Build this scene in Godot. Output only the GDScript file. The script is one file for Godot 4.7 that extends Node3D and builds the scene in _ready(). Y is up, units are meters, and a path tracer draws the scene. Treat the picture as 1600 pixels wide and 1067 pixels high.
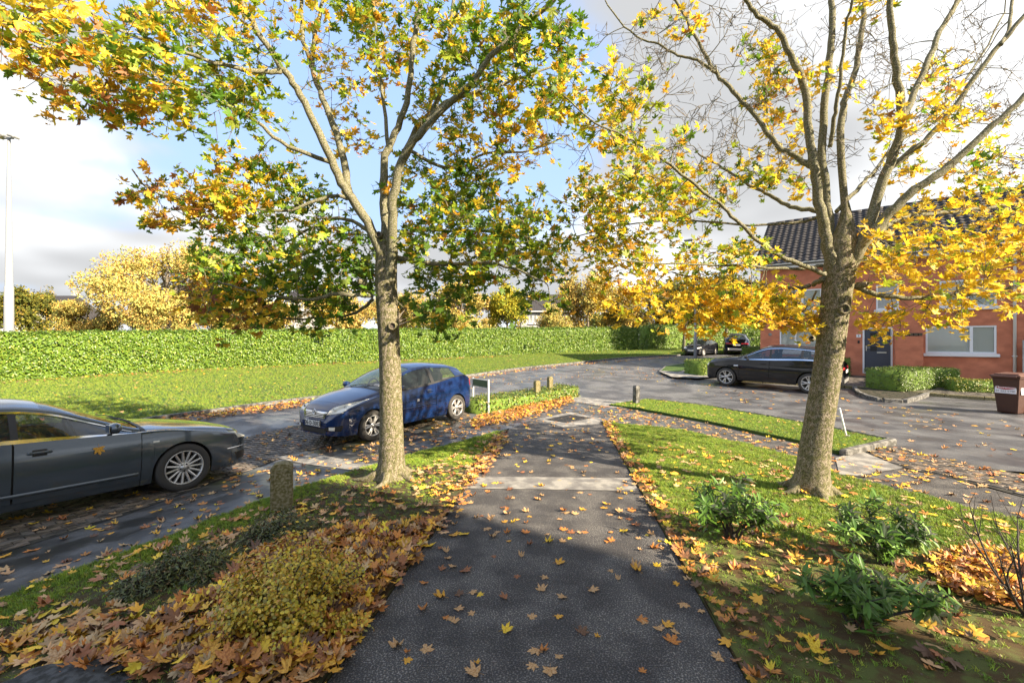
extends Node3D
# A suburban corner in autumn: a path between two maples, parked cars, a long hedge and a terracotta house.
# Pixel helpers: a pixel gives a direction; P() meets it with the terrain, Q() with a chosen depth.

const CX := 800.0
const CY := 533.5
const FP := 680.0
const EYE := 1.65
var rng := RandomNumberGenerator.new()
var M := {}
var names := {}
var noise := FastNoiseLite.new()

func _ready() -> void:
	rng.seed = 11
	noise.seed = 5
	noise.frequency = 1.0
	# ---- camera
	var cam := Camera3D.new()
	cam.name = "camera"
	cam.fov = rad_to_deg(2.0 * atan(CY / FP))
	cam.near = 0.05
	cam.far = 900.0
	cam.position = Vector3(0, EYE, 0)
	add_child(cam)
	cam.current = true
	# ---- sky, exposure
	var we := WorldEnvironment.new()
	we.name = "world"
	var env := Environment.new()
	env.background_mode = Environment.BG_SKY
	var sky := Sky.new()
	var pan := PanoramaSkyMaterial.new()
	pan.panorama = sky_picture()
	sky.sky_material = pan
	env.sky = sky
	env.tonemap_mode = Environment.TONE_MAPPER_LINEAR
	env.tonemap_exposure = 4.3
	env.sdfgi_enabled = true
	env.ssao_enabled = true
	env.ssil_enabled = true
	we.environment = env
	add_child(we)
	# ---- sun: behind the camera and to the right, low autumn light
	var sun := DirectionalLight3D.new()
	sun.name = "sun"
	var el := deg_to_rad(29.0)
	var to_sun := Vector3(0.83 * cos(el), sin(el), 0.56 * cos(el))
	sun.basis = Basis.looking_at(-to_sun, Vector3.UP)
	sun.light_energy = 1.3
	sun.light_color = Color(1.0, 0.93, 0.82)
	sun.light_angular_distance = 0.6
	sun.shadow_enabled = true
	add_child(sun)
	# ---- the place
	materials()
	build_ground()
	build_block_behind()
	build_house()
	build_background()
	build_hedges()
	build_maples()
	build_cars()
	build_street_things()
	build_shrubs()
	build_grass()
	build_fallen_leaves()

# ------------------------------------------------------------------ sky
func sky_picture() -> ImageTexture:
	var w := 1024
	var h := 512
	var im := Image.create(w, h, false, Image.FORMAT_RGBF)
	var n1 := FastNoiseLite.new()
	n1.seed = 21
	n1.noise_type = FastNoiseLite.TYPE_SIMPLEX_SMOOTH
	n1.fractal_octaves = 6
	n1.fractal_gain = 0.52
	n1.frequency = 0.55
	n1.domain_warp_enabled = true
	n1.domain_warp_amplitude = 0.5
	n1.domain_warp_frequency = 0.6
	var n2 := FastNoiseLite.new()
	n2.seed = 8
	n2.fractal_octaves = 4
	n2.frequency = 0.35
	for j in h:
		var up := (0.5 - (j + 0.5) / h) * PI
		var y := sin(up)
		for i in w:
			var a := ((i + 0.5) / w - 0.5) * TAU
			var dx := sin(a) * cos(up)
			var dz := -cos(a) * cos(up)
			var t: float = clampf(y, 0.0, 1.0)
			var blue := Color(0.2, 0.26, 0.35).lerp(Color(0.085, 0.142, 0.27), pow(t, 0.55))
			if y < 0.0:
				im.set_pixel(i, j, Color(0.2, 0.2, 0.18))
				continue
			var k := 1.0 / (y + 0.16)
			var px := dx * k
			var pz := dz * k
			var c := n1.get_noise_2d(px, pz) * 0.75 + 0.5
			# the bank of cloud thickens towards the left (west) and the horizon
			var bank := smoothstep(0.02, 0.42, -dx) * 0.5 + (1.0 - smoothstep(0.05, 0.4, y)) * 0.3 + smoothstep(0.2, 0.9, dx) * 0.16
			var cover := smoothstep(0.36, 0.78, c + bank)
			var g := n2.get_noise_2d(px * 1.3 + 3.0, pz * 1.3) * 0.5 + 0.5
			var lum := lerpf(0.165, 0.32, smoothstep(0.34, 0.7, g))
			var cloud := Color(lum * 0.985, lum * 1.0, lum * 1.02)
			im.set_pixel(i, j, blue.lerp(cloud, cover))
	return ImageTexture.create_from_image(im)

# ------------------------------------------------------------------ terrain and pixel rays
func H(x: float, d: float) -> float:
	var y := 0.0
	if d <= 0.0: y = 0.0
	elif d < 9.0: y = -0.028 * d
	elif d < 12.0: y = lerpf(-0.252, -0.30, (d - 9.0) / 3.0)
	elif d < 15.0: y = -0.30
	elif d < 70.0: y = -0.30 + 0.042 * (d - 15.0)
	else: y = 2.01
	return y - 0.30 * smoothstep(1.0, 5.0, -x) * (1.0 - smoothstep(7.0, 11.0, d))

func P(u: float, v: float) -> Vector2:  # where a pixel's ray meets the terrain: (x, depth)
	var sx := (u - CX) / FP
	var sy := (CY - v) / FP
	var d := 0.3
	var step := 0.25
	while d < 120.0:
		if EYE + sy * d < H(sx * d, d):
			var lo := d - step
			var hi := d
			for i in 24:
				var m := (lo + hi) * 0.5
				if EYE + sy * m < H(sx * m, m): hi = m
				else: lo = m
			return Vector2(sx * hi, hi)
		d += step
	return Vector2(sx * 120.0, 120.0)

func G(p: Vector2, off := 0.0) -> Vector3:
	return Vector3(p.x, H(p.x, p.y) + off, -p.y)

func PG(u: float, v: float, off := 0.0) -> Vector3:
	return G(P(u, v), off)

func Q(u: float, v: float, d: float) -> Vector3:
	return Vector3((u - CX) / FP * d, EYE + (CY - v) / FP * d, -d)

func PP(list: Array) -> PackedVector2Array:
	var o := PackedVector2Array()
	for q in list: o.append(P(q[0], q[1]))
	return o

# ------------------------------------------------------------------ nodes
func numbered(called: String) -> String:
	if not names.has(called):
		names[called] = 0
		return called
	names[called] += 1
	return "%s_%03d" % [called, names[called]]

func thing(called: String, label: String, category: String, at := Vector3.ZERO, turn := 0.0, group := "") -> Node3D:
	var o := Node3D.new()
	o.name = numbered(called)
	add_child(o)
	o.position = at
	o.rotation.y = turn
	tag(o, label, category, group)
	return o

func tag(o: Node, label: String, category: String, group := "") -> void:
	o.set_meta("label", label)
	if category: o.set_meta("category", category)
	if group: o.set_meta("group", group)

func part(parent: Node, called: String, what, mat: Material, xf := Transform3D()) -> MeshInstance3D:
	var o := MeshInstance3D.new()
	o.name = called if parent != self else numbered(called)
	o.mesh = finish(what) if what is SurfaceTool else what
	o.material_override = mat
	o.transform = xf
	parent.add_child(o, true)
	return o

func structure(called: String, what, mat: Material) -> MeshInstance3D:
	var o := part(self, called, what, mat)
	o.set_meta("kind", "structure")
	return o

func many(parent: Node, called: String, mesh: Mesh, mat: Material, xfs: Array, cols = null) -> MultiMeshInstance3D:
	var mm := MultiMesh.new()
	mm.transform_format = MultiMesh.TRANSFORM_3D
	mm.use_colors = cols != null
	mm.mesh = mesh
	mm.instance_count = xfs.size()
	for i in xfs.size():
		mm.set_instance_transform(i, xfs[i])
		if cols != null: mm.set_instance_color(i, cols[i])
	var o := MultiMeshInstance3D.new()
	o.name = called if parent != self else numbered(called)
	o.multimesh = mm
	o.material_override = mat
	o.set_meta("kind", "stuff")
	parent.add_child(o, true)
	return o

# pieces one can pick apart: the nearest ones become parts, the rest one part of stuff
func pieces(parent: Node, called: String, rest_name: String, mesh: Mesh, mats: Array, xfs: Array, limit := 300) -> void:
	var eye := Vector3(0, EYE, 0)
	var order := range(xfs.size())
	var dist := PackedFloat32Array()
	for t in xfs:
		var p: Vector3 = (t as Transform3D).origin
		var out := 0.0
		if p.z > -0.5 or absf(p.x) > -p.z * 1.22: out = 1000.0
		dist.append(p.distance_to(eye) + out)
	order.sort_custom(func(a, b): return dist[a] < dist[b])
	var rest := []
	for k in order.size():
		if k < limit: part(parent, called, mesh, mats[order[k] % mats.size()], xfs[order[k]])
		else: rest.append(xfs[order[k]])
	for m in mats.size():
		var own := []
		for k in rest.size():
			if k % mats.size() == m: own.append(rest[k])
		if own.size(): many(parent, rest_name, mesh, mats[m], own)

# ------------------------------------------------------------------ mesh helpers (front faces run clockwise)
func tool() -> SurfaceTool:
	var st := SurfaceTool.new()
	st.begin(Mesh.PRIMITIVE_TRIANGLES)
	st.set_smooth_group(0)
	return st

func finish(st: SurfaceTool) -> ArrayMesh:
	st.generate_normals()
	st.index()
	return st.commit()

func tri(st: SurfaceTool, a: Vector3, b: Vector3, c: Vector3) -> void:
	st.add_vertex(a); st.add_vertex(b); st.add_vertex(c)

func quad(st: SurfaceTool, a: Vector3, b: Vector3, c: Vector3, d: Vector3) -> void:
	tri(st, a, b, c); tri(st, a, c, d)

# a chamfered box, 44 triangles
func box(st: SurfaceTool, c: Vector3, s: Vector3, bev := 0.0, b := Basis()) -> void:
	st.set_smooth_group(-1)
	var h := s * 0.5
	var e := minf(bev, minf(h.x, minf(h.y, h.z)) * 0.9)
	var f := func(x: float, y: float, z: float, ax: int) -> Vector3:
		var q := Vector3(x * h.x, y * h.y, z * h.z)
		if ax != 0: q.x -= x * e
		if ax != 1: q.y -= y * e
		if ax != 2: q.z -= z * e
		return c + b * q
	for s1 in [-1.0, 1.0]:
		flatq(st, f.call(s1, -1, -1, 0), f.call(s1, 1, -1, 0), f.call(s1, 1, 1, 0), f.call(s1, -1, 1, 0), b * Vector3(s1, 0, 0))
		flatq(st, f.call(-1, s1, -1, 1), f.call(1, s1, -1, 1), f.call(1, s1, 1, 1), f.call(-1, s1, 1, 1), b * Vector3(0, s1, 0))
		flatq(st, f.call(-1, -1, s1, 2), f.call(1, -1, s1, 2), f.call(1, 1, s1, 2), f.call(-1, 1, s1, 2), b * Vector3(0, 0, s1))
	if e > 0.0:
		for a in [-1.0, 1.0]:
			for d in [-1.0, 1.0]:
				flatq(st, f.call(a, d, -1, 0), f.call(a, d, 1, 0), f.call(a, d, 1, 1), f.call(a, d, -1, 1), b * Vector3(a, d, 0))
				flatq(st, f.call(a, -1, d, 0), f.call(a, 1, d, 0), f.call(a, 1, d, 2), f.call(a, -1, d, 2), b * Vector3(a, 0, d))
				flatq(st, f.call(-1, a, d, 1), f.call(1, a, d, 1), f.call(1, a, d, 2), f.call(-1, a, d, 2), b * Vector3(0, a, d))
				for g in [-1.0, 1.0]:
					var p0: Vector3 = f.call(a, d, g, 0)
					var p1: Vector3 = f.call(a, d, g, 1)
					var p2: Vector3 = f.call(a, d, g, 2)
					if (p1 - p0).cross(p2 - p0).dot(b * Vector3(a, d, g)) > 0.0: tri(st, p0, p2, p1)
					else: tri(st, p0, p1, p2)
	st.set_smooth_group(0)

func flatq(st: SurfaceTool, p0: Vector3, p1: Vector3, p2: Vector3, p3: Vector3, out: Vector3) -> void:
	if (p1 - p0).cross(p2 - p0).dot(out) > 0.0: quad(st, p0, p3, p2, p1)
	else: quad(st, p0, p1, p2, p3)

func bx(c: Vector3, s: Vector3, bev := 0.0, b := Basis()) -> SurfaceTool:
	var st := tool()
	box(st, c, s, bev, b)
	return st

func grid(st: SurfaceTool, rows: Array, flip := false) -> void:
	for j in rows.size() - 1:
		var a: PackedVector3Array = rows[j]
		var b: PackedVector3Array = rows[j + 1]
		for i in a.size() - 1:
			if flip: quad(st, a[i], a[i + 1], b[i + 1], b[i])
			else: quad(st, a[i], b[i], b[i + 1], a[i + 1])

func ring(c: Vector3, axis: Vector3, r: float, sides: int, wob := 0.0, seed_at := 0.0) -> PackedVector3Array:
	var t := axis.cross(Vector3(0.31, 0.17, 0.93)).normalized()
	if absf(axis.normalized().y) > 0.5: t = axis.cross(Vector3(0, 0, 1)).normalized()
	var b := axis.cross(t).normalized()
	var o := PackedVector3Array()
	for i in sides + 1:
		var a := TAU * (i % sides) / sides
		var rr := r
		if wob > 0.0: rr *= 1.0 + wob * noise.get_noise_3d(cos(a) * 14.0 + seed_at, sin(a) * 14.0, (c.y + c.x) * 9.0)
		o.append(c + (t * cos(a) + b * sin(a)) * rr)
	return o

func tube(st: SurfaceTool, pts: Array, radii: Array, sides := 8, wob := 0.0, caps := true) -> void:
	var rows := []
	for k in pts.size():
		var ax: Vector3 = (pts[mini(k + 1, pts.size() - 1)] - pts[maxi(k - 1, 0)])
		if ax.length() < 1e-6: ax = Vector3.UP
		rows.append(ring(pts[k], ax.normalized(), radii[k], sides, wob, pts[0].x * 7.0))
	grid(st, rows)
	if caps:
		for e in [0, pts.size() - 1]:
			var r: PackedVector3Array = rows[e]
			for i in sides:
				if e == 0: tri(st, pts[e], r[i], r[i + 1])
				else: tri(st, pts[e], r[i + 1], r[i])

func lathe(st: SurfaceTool, prof: Array, sides: int, xf := Transform3D()) -> void:  # prof of Vector2(radius, along y)
	var rows := []
	for p in prof:
		var row := PackedVector3Array()
		for i in sides + 1:
			var a := TAU * (i % sides) / sides
			row.append(xf * Vector3(cos(a) * p.x, p.y, sin(a) * p.x))
		rows.append(row)
	grid(st, rows)

func smooth_path(pts: Array, per := 5) -> Array:  # Catmull-Rom
	var o := []
	for k in pts.size() - 1:
		var p0: Vector3 = pts[maxi(k - 1, 0)]
		var p1: Vector3 = pts[k]
		var p2: Vector3 = pts[k + 1]
		var p3: Vector3 = pts[mini(k + 2, pts.size() - 1)]
		for i in per:
			o.append(p1.cubic_interpolate(p2, p0, p3, float(i) / per))
	o.append(pts[-1])
	return o

func rv() -> Vector3:
	return Vector3(rng.randf_range(-1, 1), rng.randf_range(-1, 1), rng.randf_range(-1, 1))

func text_part(parent: Node, called: String, words: String, height: float, mat: Material, xf: Transform3D, font := "Droid Sans", bold := true) -> void:
	var t := TextMesh.new()
	var f := SystemFont.new()
	f.font_names = PackedStringArray([font])
	f.font_weight = 700 if bold else 400
	t.font = f
	t.text = words
	t.font_size = 64
	t.pixel_size = height / 46.0
	t.depth = 0.002
	part(parent, called, t, mat, xf)

# ------------------------------------------------------------------ materials (colours below are linear base colours)
func lin(r: float, g: float, b: float, a := 1.0) -> Color:
	var c := Color(r, g, b).linear_to_srgb()
	c.a = a
	return c

func ntex(freq: float, lo: Color, hi: Color, p0 := 0.3, p1 := 0.7, sd := 1, oct := 4, kind := FastNoiseLite.TYPE_SIMPLEX_SMOOTH, size := 512, bump := false) -> NoiseTexture2D:
	var n := FastNoiseLite.new()
	n.seed = sd
	n.noise_type = kind
	n.frequency = freq
	n.fractal_octaves = oct
	var t := NoiseTexture2D.new()
	t.width = size
	t.height = size
	t.seamless = true
	t.noise = n
	if bump:
		t.as_normal_map = true
		t.bump_strength = 6.0
	else:
		var g := Gradient.new()
		g.offsets = PackedFloat32Array([p0, p1])
		g.colors = PackedColorArray([lo, hi])
		t.color_ramp = g
	return t

func mat(called: String, c: Color, rough := 0.8, metal := 0.0, spec := 0.5) -> StandardMaterial3D:
	var m := StandardMaterial3D.new()
	m.resource_name = called
	m.albedo_color = c
	m.roughness = rough
	m.metallic = metal
	m.metallic_specular = spec
	M[called] = m
	return m

# fine grain on layer 1, broad patches multiplied on layer 2
func grained(called: String, c: Color, rough: float, fine: Texture2D, fscale: Vector3, broad: Texture2D = null, bscale := Vector3.ONE, bump: Texture2D = null, bump_depth := 1.0, world := true, mixed := BaseMaterial3D.BLEND_MODE_MUL) -> StandardMaterial3D:
	var m := mat(called, c, rough)
	m.albedo_texture = fine
	m.uv1_triplanar = true
	m.uv1_world_triplanar = world
	m.uv1_scale = fscale
	if broad:
		m.detail_enabled = true
		m.detail_blend_mode = mixed
		m.detail_albedo = broad
		m.detail_uv_layer = BaseMaterial3D.DETAIL_UV_2
		m.uv2_triplanar = true
		m.uv2_world_triplanar = world
		m.uv2_scale = bscale
	if bump:
		m.normal_enabled = true
		m.normal_texture = bump
		m.normal_scale = bump_depth
	return m

func materials() -> void:
	var W := Color.WHITE
	var speck := ntex(0.16, Color(0.42, 0.42, 0.43), Color(1, 1, 0.98), 0.25, 0.85, 3, 2, FastNoiseLite.TYPE_CELLULAR)
	var chips := ntex(0.12, Color(0.36, 0.36, 0.37), Color(1, 0.98, 0.95), 0.35, 0.95, 43, 2, FastNoiseLite.TYPE_CELLULAR)
	var plaster := ntex(0.2, Color(0.87, 0.87, 0.87), W, 0.2, 0.8, 47, 3)
	var grain := ntex(0.22, Color(0.62, 0.62, 0.62), W, 0.2, 0.8, 4, 3)
	var patch := ntex(0.012, Color(0.72, 0.72, 0.74), W, 0.3, 0.7, 5, 5)
	var patch2 := ntex(0.02, Color(0.55, 0.55, 0.53), W, 0.35, 0.65, 6, 5)
	var rough_n := ntex(0.18, W, W, 0, 1, 7, 3, FastNoiseLite.TYPE_SIMPLEX_SMOOTH, 512, true)
	var cell_n := ntex(0.14, W, W, 0, 1, 9, 2, FastNoiseLite.TYPE_CELLULAR, 512, true)
	var wet := ntex(0.010, Color(0.42, 0.42, 0.42), Color(0.85, 0.85, 0.85), 0.35, 0.62, 12, 5)
	grained("road", lin(0.32, 0.318, 0.322), 0.8, patch, Vector3.ONE * 0.13, speck, Vector3.ONE * 1.6)
	M.road.roughness_texture = wet
	grained("path", lin(0.47, 0.45, 0.42), 0.8, chips, Vector3.ONE * 1.7, patch, Vector3.ONE * 0.35, cell_n, 1.0)
	grained("wet_path", lin(0.25, 0.25, 0.255), 0.7, patch2, Vector3.ONE * 0.22, speck, Vector3.ONE * 1.9)
	M.wet_path.roughness_texture = wet
	M.wet_path.metallic_specular = 0.65
	grained("concrete", lin(0.46, 0.44, 0.395), 0.85, grain, Vector3.ONE * 2.0, patch, Vector3.ONE * 0.5, rough_n, 0.4)
	grained("old_concrete", lin(0.48, 0.41, 0.25), 0.9, grain, Vector3.ONE * 3.0, ntex(0.03, Color(0.66, 0.66, 0.46), W, 0.35, 0.65, 31, 4), Vector3.ONE * 1.7, rough_n, 0.9)
	grained("kerb", lin(0.3, 0.29, 0.27), 0.85, grain, Vector3.ONE * 2.5, patch2, Vector3.ONE * 0.6, rough_n, 0.5)
	grained("iron", lin(0.06, 0.058, 0.055), 0.6, grain, Vector3.ONE * 4.0, patch2, Vector3.ONE * 1.2, rough_n, 0.6)
	for k in 3:
		var t: Array = [[0.29, 0.225, 0.17], [0.23, 0.2, 0.17], [0.33, 0.26, 0.19]][k]
		grained("sett%d" % k, lin(t[0], t[1], t[2]), 0.55, grain, Vector3.ONE * 4.0, patch2, Vector3.ONE * 0.4, rough_n, 0.5)
		grained("tile%d" % k, lin(0.075 + 0.012 * k, 0.068 + 0.01 * k, 0.072 + 0.01 * k), 0.7, grain, Vector3.ONE * 2.0, patch2, Vector3.ONE * 0.7)
	grained("joint", lin(0.07, 0.065, 0.05), 0.95, grain, Vector3.ONE * 3.0, patch2, Vector3.ONE * 0.6)
	grained("soil", lin(0.085, 0.066, 0.042), 0.95, grain, Vector3.ONE * 2.5, ntex(0.02, Color(0.5, 0.62, 0.3), W, 0.35, 0.62, 15, 5), Vector3.ONE * 0.45, rough_n, 1.2)
	grained("moss_soil", lin(0.1, 0.105, 0.035), 0.95, grain, Vector3.ONE * 3.0, ntex(0.022, Color(0.95, 0.68, 0.5), W, 0.4, 0.6, 17, 5), Vector3.ONE * 0.5, rough_n, 1.2)
	grained("lawn", lin(0.1, 0.16, 0.018), 0.9, ntex(0.3, Color(0.6, 0.66, 0.45), W, 0.2, 0.8, 18, 3), Vector3.ONE * 2.0, ntex(0.014, Color(0.72, 0.86, 0.6), W, 0.35, 0.65, 19, 5), Vector3.ONE * 0.22, rough_n, 1.0)
	grained("verge_green", lin(0.155, 0.18, 0.035), 0.95, grain, Vector3.ONE * 3.0, ntex(0.022, Color(0.9, 0.66, 0.75), W, 0.4, 0.6, 37, 5), Vector3.ONE * 0.4, rough_n, 1.2)
	grained("earth", lin(0.1, 0.12, 0.04), 0.95, grain, Vector3.ONE * 0.7, patch2, Vector3.ONE * 0.1)
	# bark
	var bark := ntex(0.04, Color(0.5, 0.47, 0.42), W, 0.32, 0.62, 23, 5)
	var bark_n := ntex(0.06, W, W, 0, 1, 24, 5, FastNoiseLite.TYPE_SIMPLEX_SMOOTH, 512, true)
	var moss := ntex(0.035, Color(0.72, 0.76, 0.58), W, 0.42, 0.6, 25, 5)
	grained("bark", lin(0.37, 0.32, 0.235), 0.95, bark, Vector3(5, 1.5, 5), moss, Vector3(1.3, 0.6, 1.3), bark_n, 2.2)
	grained("bark_limb", lin(0.37, 0.34, 0.265), 0.95, bark, Vector3(5, 3, 5), moss, Vector3(2.2, 2.0, 2.2), bark_n, 1.2)
	mat("twig", lin(0.15, 0.125, 0.09), 0.9)
	mat("twig_dark", lin(0.05, 0.04, 0.032), 0.9)
	mat("cut_wood", lin(0.07, 0.055, 0.045), 0.95)
	# leaves: tinted by the copies' colours
	var m := mat("leaf_tint", Color.WHITE, 0.55)
	m.vertex_color_use_as_albedo = true
	m.backlight_enabled = true
	m.backlight = Color(1, 1, 1)
	m = mat("leaf_far", Color.WHITE, 0.8, 0.0, 0.3)
	m.vertex_color_use_as_albedo = true
	m.backlight_enabled = true
	m.backlight = Color(0.6, 0.6, 0.6)
	m = mat("leaf_gloss", Color.WHITE, 0.38)
	m.vertex_color_use_as_albedo = true
	m.backlight_enabled = true
	m.backlight = Color(0.5, 0.5, 0.5)
	m = mat("leaf_ground", Color.WHITE, 0.6)
	m.vertex_color_use_as_albedo = true
	m.backlight_enabled = true
	m.backlight = Color(0.25, 0.25, 0.25)
	var blotch := ntex(0.03, Color(0.84, 0.76, 0.64), W, 0.3, 0.6, 27, 4, FastNoiseLite.TYPE_SIMPLEX_SMOOTH, 256)
	for k in LEAF.keys():
		var c: Array = LEAF[k]
		for g in [["leaf_", 1.0, 0.55], ["fallen_", 0.25, 0.6]]:
			m = mat(g[0] + k, lin(c[0], c[1], c[2]), g[2])
			m.albedo_texture = blotch
			m.uv1_triplanar = true
			m.uv1_scale = Vector3.ONE * 1.1
			m.backlight_enabled = true
			m.backlight = Color(g[1], g[1], g[1])
	# house and street
	grained("render_orange", lin(0.74, 0.265, 0.145), 0.9, plaster, Vector3.ONE * 1.2, ntex(0.012, Color(0.86, 0.84, 0.84), W, 0.3, 0.7, 33, 4), Vector3.ONE * 0.3, rough_n, 0.25)
	grained("render_white", lin(0.68, 0.67, 0.63), 0.9, plaster, Vector3.ONE * 1.2, patch, Vector3.ONE * 0.3)
	grained("render_block", lin(0.72, 0.69, 0.63), 0.9, plaster, Vector3.ONE * 1.0, patch, Vector3.ONE * 0.2)
	mat("white_plastic", lin(0.74, 0.75, 0.76), 0.4)
	mat("blind", lin(0.62, 0.66, 0.6), 0.7)
	mat("room_wall", lin(0.5, 0.48, 0.44), 0.9)
	mat("door_grey", lin(0.052, 0.062, 0.085), 0.45)
	mat("steel", lin(0.6, 0.6, 0.6), 0.3, 1.0)
	grained("galvanised", lin(0.4, 0.42, 0.44), 0.5, grain, Vector3.ONE * 2.0)
	mat("sign_green", lin(0.012, 0.07, 0.05), 0.4)
	mat("sign_grey", lin(0.45, 0.47, 0.47), 0.5)
	grained("bin_brown", lin(0.085, 0.03, 0.017), 0.5, grain, Vector3.ONE * 2.0)
	grained("bin_lid", lin(0.16, 0.062, 0.036), 0.6, grain, Vector3.ONE * 2.0)
	mat("label_white", lin(0.72, 0.7, 0.72), 0.4)
	mat("label_red", lin(0.5, 0.012, 0.02), 0.4)
	mat("ink", lin(0.02, 0.02, 0.025), 0.5)
	mat("white_paint", lin(0.75, 0.75, 0.75), 0.5)
	grained("timber", lin(0.16, 0.12, 0.08), 0.85, bark, Vector3(6, 1.5, 6))
	grained("stone", lin(0.13, 0.135, 0.14), 0.85, grain, Vector3.ONE * 3.0, patch2, Vector3.ONE * 1.5, rough_n, 1.2)
	m = mat("pane", lin(0.25, 0.3, 0.29, 0.12), 0.02)
	m.transparency = BaseMaterial3D.TRANSPARENCY_ALPHA
	m = mat("car_glass", lin(0.02, 0.03, 0.03, 0.45), 0.02)
	m.transparency = BaseMaterial3D.TRANSPARENCY_ALPHA
	m.metallic_specular = 0.7
	m = mat("lens", lin(0.8, 0.8, 0.75, 0.25), 0.05)
	m.transparency = BaseMaterial3D.TRANSPARENCY_ALPHA
	# cars
	for c in [["paint_blue", lin(0.005, 0.021, 0.085), 0.3], ["paint_grey", lin(0.085, 0.108, 0.135), 0.2], ["paint_black", lin(0.006, 0.0065, 0.009), 0.35], ["paint_navy", lin(0.01, 0.016, 0.035), 0.35]]:
		m = mat(c[0], c[1], c[2], 0.55 if c[0] == "paint_grey" else 0.0, 0.5 if c[0] == "paint_grey" else 0.25)
		m.clearcoat_enabled = true
		m.clearcoat = 1.0
		m.clearcoat_roughness = 0.04
	mat("rubber", lin(0.022, 0.021, 0.02), 0.85)
	mat("tyre", lin(0.05, 0.047, 0.043), 0.9)
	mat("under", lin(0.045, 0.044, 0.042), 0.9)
	mat("trim", lin(0.015, 0.015, 0.016), 0.5)
	mat("cabin", lin(0.035, 0.036, 0.038), 0.8)
	mat("alloy", lin(0.55, 0.54, 0.52), 0.35, 0.7)
	mat("chrome", lin(0.75, 0.75, 0.75), 0.12, 1.0)
	mat("lamp_clear", lin(0.8, 0.78, 0.7), 0.12)
	mat("lamp_red", lin(0.35, 0.015, 0.02), 0.15)
	mat("plate", lin(0.7, 0.7, 0.66), 0.4)

const LEAF := {
	"green": [0.105, 0.21, 0.018], "lime": [0.31, 0.4, 0.03], "yellow": [0.78, 0.55, 0.035], "amber": [0.68, 0.37, 0.04],
	"orange": [0.52, 0.21, 0.045], "rust": [0.29, 0.12, 0.05], "brown": [0.15, 0.08, 0.045], "tan": [0.52, 0.33, 0.16],
}

# ------------------------------------------------------------------ ground
func sheet(poly: PackedVector2Array, off: float, cell: float, lump := 0.0) -> SurfaceTool:
	var st := tool()
	var lo := poly[0]
	var hi := poly[0]
	for p in poly:
		lo = lo.min(p)
		hi = hi.max(p)
	var x := floorf(lo.x / cell) * cell
	while x < hi.x:
		var d := floorf(lo.y / cell) * cell
		while d < hi.y:
			var r := PackedVector2Array([Vector2(x, d), Vector2(x + cell, d), Vector2(x + cell, d + cell), Vector2(x, d + cell)])
			for piece in Geometry2D.intersect_polygons(poly, r):
				var ix := Geometry2D.triangulate_polygon(piece)
				for k in range(0, ix.size(), 3):
					var q := []
					for e in 3:
						var p: Vector2 = piece[ix[k + e]]
						var y := off
						if lump > 0.0: y += lump * noise.get_noise_2d(p.x * 2.1, p.y * 2.1)
						q.append(Vector3(p.x, H(p.x, p.y) + y, -p.y))
					if (q[1] - q[0]).cross(q[2] - q[0]).y > 0.0: tri(st, q[0], q[2], q[1])
					else: tri(st, q[0], q[1], q[2])
			d += cell
		x += cell
	return st

# turf and path edges: a wall of earth down from the rim
func skirted(st: SurfaceTool, poly: PackedVector2Array, off: float) -> SurfaceTool:
	for k in poly.size():
		var a := poly[k]
		var b := poly[(k + 1) % poly.size()]
		var n := maxi(1, int(a.distance_to(b) / 0.25))
		for i in n:
			var p := G(a.lerp(b, float(i) / n), off)
			var q := G(a.lerp(b, float(i + 1) / n), off)
			var dn := Vector3(0, -0.1, 0)
			quad(st, p, q, q + dn, p + dn)
	return st

const KERB_LINE := [[-260, 760], [0, 704], [150, 674], [270, 652], [400, 634], [480, 624], [600, 607], [717, 590], [807, 577], [907, 567], [975, 560], [1062, 555.5]]
const HEDGE_LINE := [[-120, 607], [0, 599], [100, 593], [200, 586], [300, 580], [400, 575.5], [592, 566.5], [700, 561], [800, 556], [887, 552], [1000, 547.5]]
var lawn_far: PackedVector2Array
var lawn_right: PackedVector2Array
var lawn_strip: PackedVector2Array
var verge_left: PackedVector2Array
var path_poly: PackedVector2Array
var walk_left: PackedVector2Array
var walk_right: PackedVector2Array
var bay_left: PackedVector2Array
var bay_right: PackedVector2Array
var junction: PackedVector2Array

var edges := []
func path_edge(left: bool, d: float) -> Vector2:
	if edges.is_empty(): edges = [P(515, 1067), P(795, 672), P(1165, 1067), P(940, 660)]
	var a: Vector2 = edges[0 if left else 2]
	var b: Vector2 = edges[1 if left else 3]
	return a + (b - a) * ((d - a.y) / (b.y - a.y))

func kerb_run(called: String, pts: PackedVector2Array, w: float, h: float, side: float, label_mat := "kerb") -> void:
	var root := Node3D.new()
	root.name = numbered(called)
	root.set_meta("kind", "structure")
	add_child(root)
	var curve := Curve2D.new()
	for p in pts: curve.add_point(p)
	var total := curve.get_baked_length()
	var n := maxi(1, int(total / 0.92))
	for k in n:
		var a := curve.sample_baked(total * k / n)
		var b := curve.sample_baked(total * (k + 1) / n)
		var dir := (b - a).normalized()
		var mid := (a + b) * 0.5 + dir.orthogonal() * side * w * 0.5
		var s := Vector3(a.distance_to(b) - 0.008, h + 0.15, w)
		var p3 := Vector3(mid.x, H(mid.x, mid.y) + h * 0.5 - 0.075, -mid.y)
		var rise := H(b.x, b.y) - H(a.x, a.y)
		var bas := Basis.looking_at(Vector3(dir.x, rise / a.distance_to(b), -dir.y), Vector3.UP) * Basis(Vector3.UP, PI * 0.5)
		part(root, "kerb_stone", bx(Vector3.ZERO, s, 0.02), M[label_mat], Transform3D(bas, p3))

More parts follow.
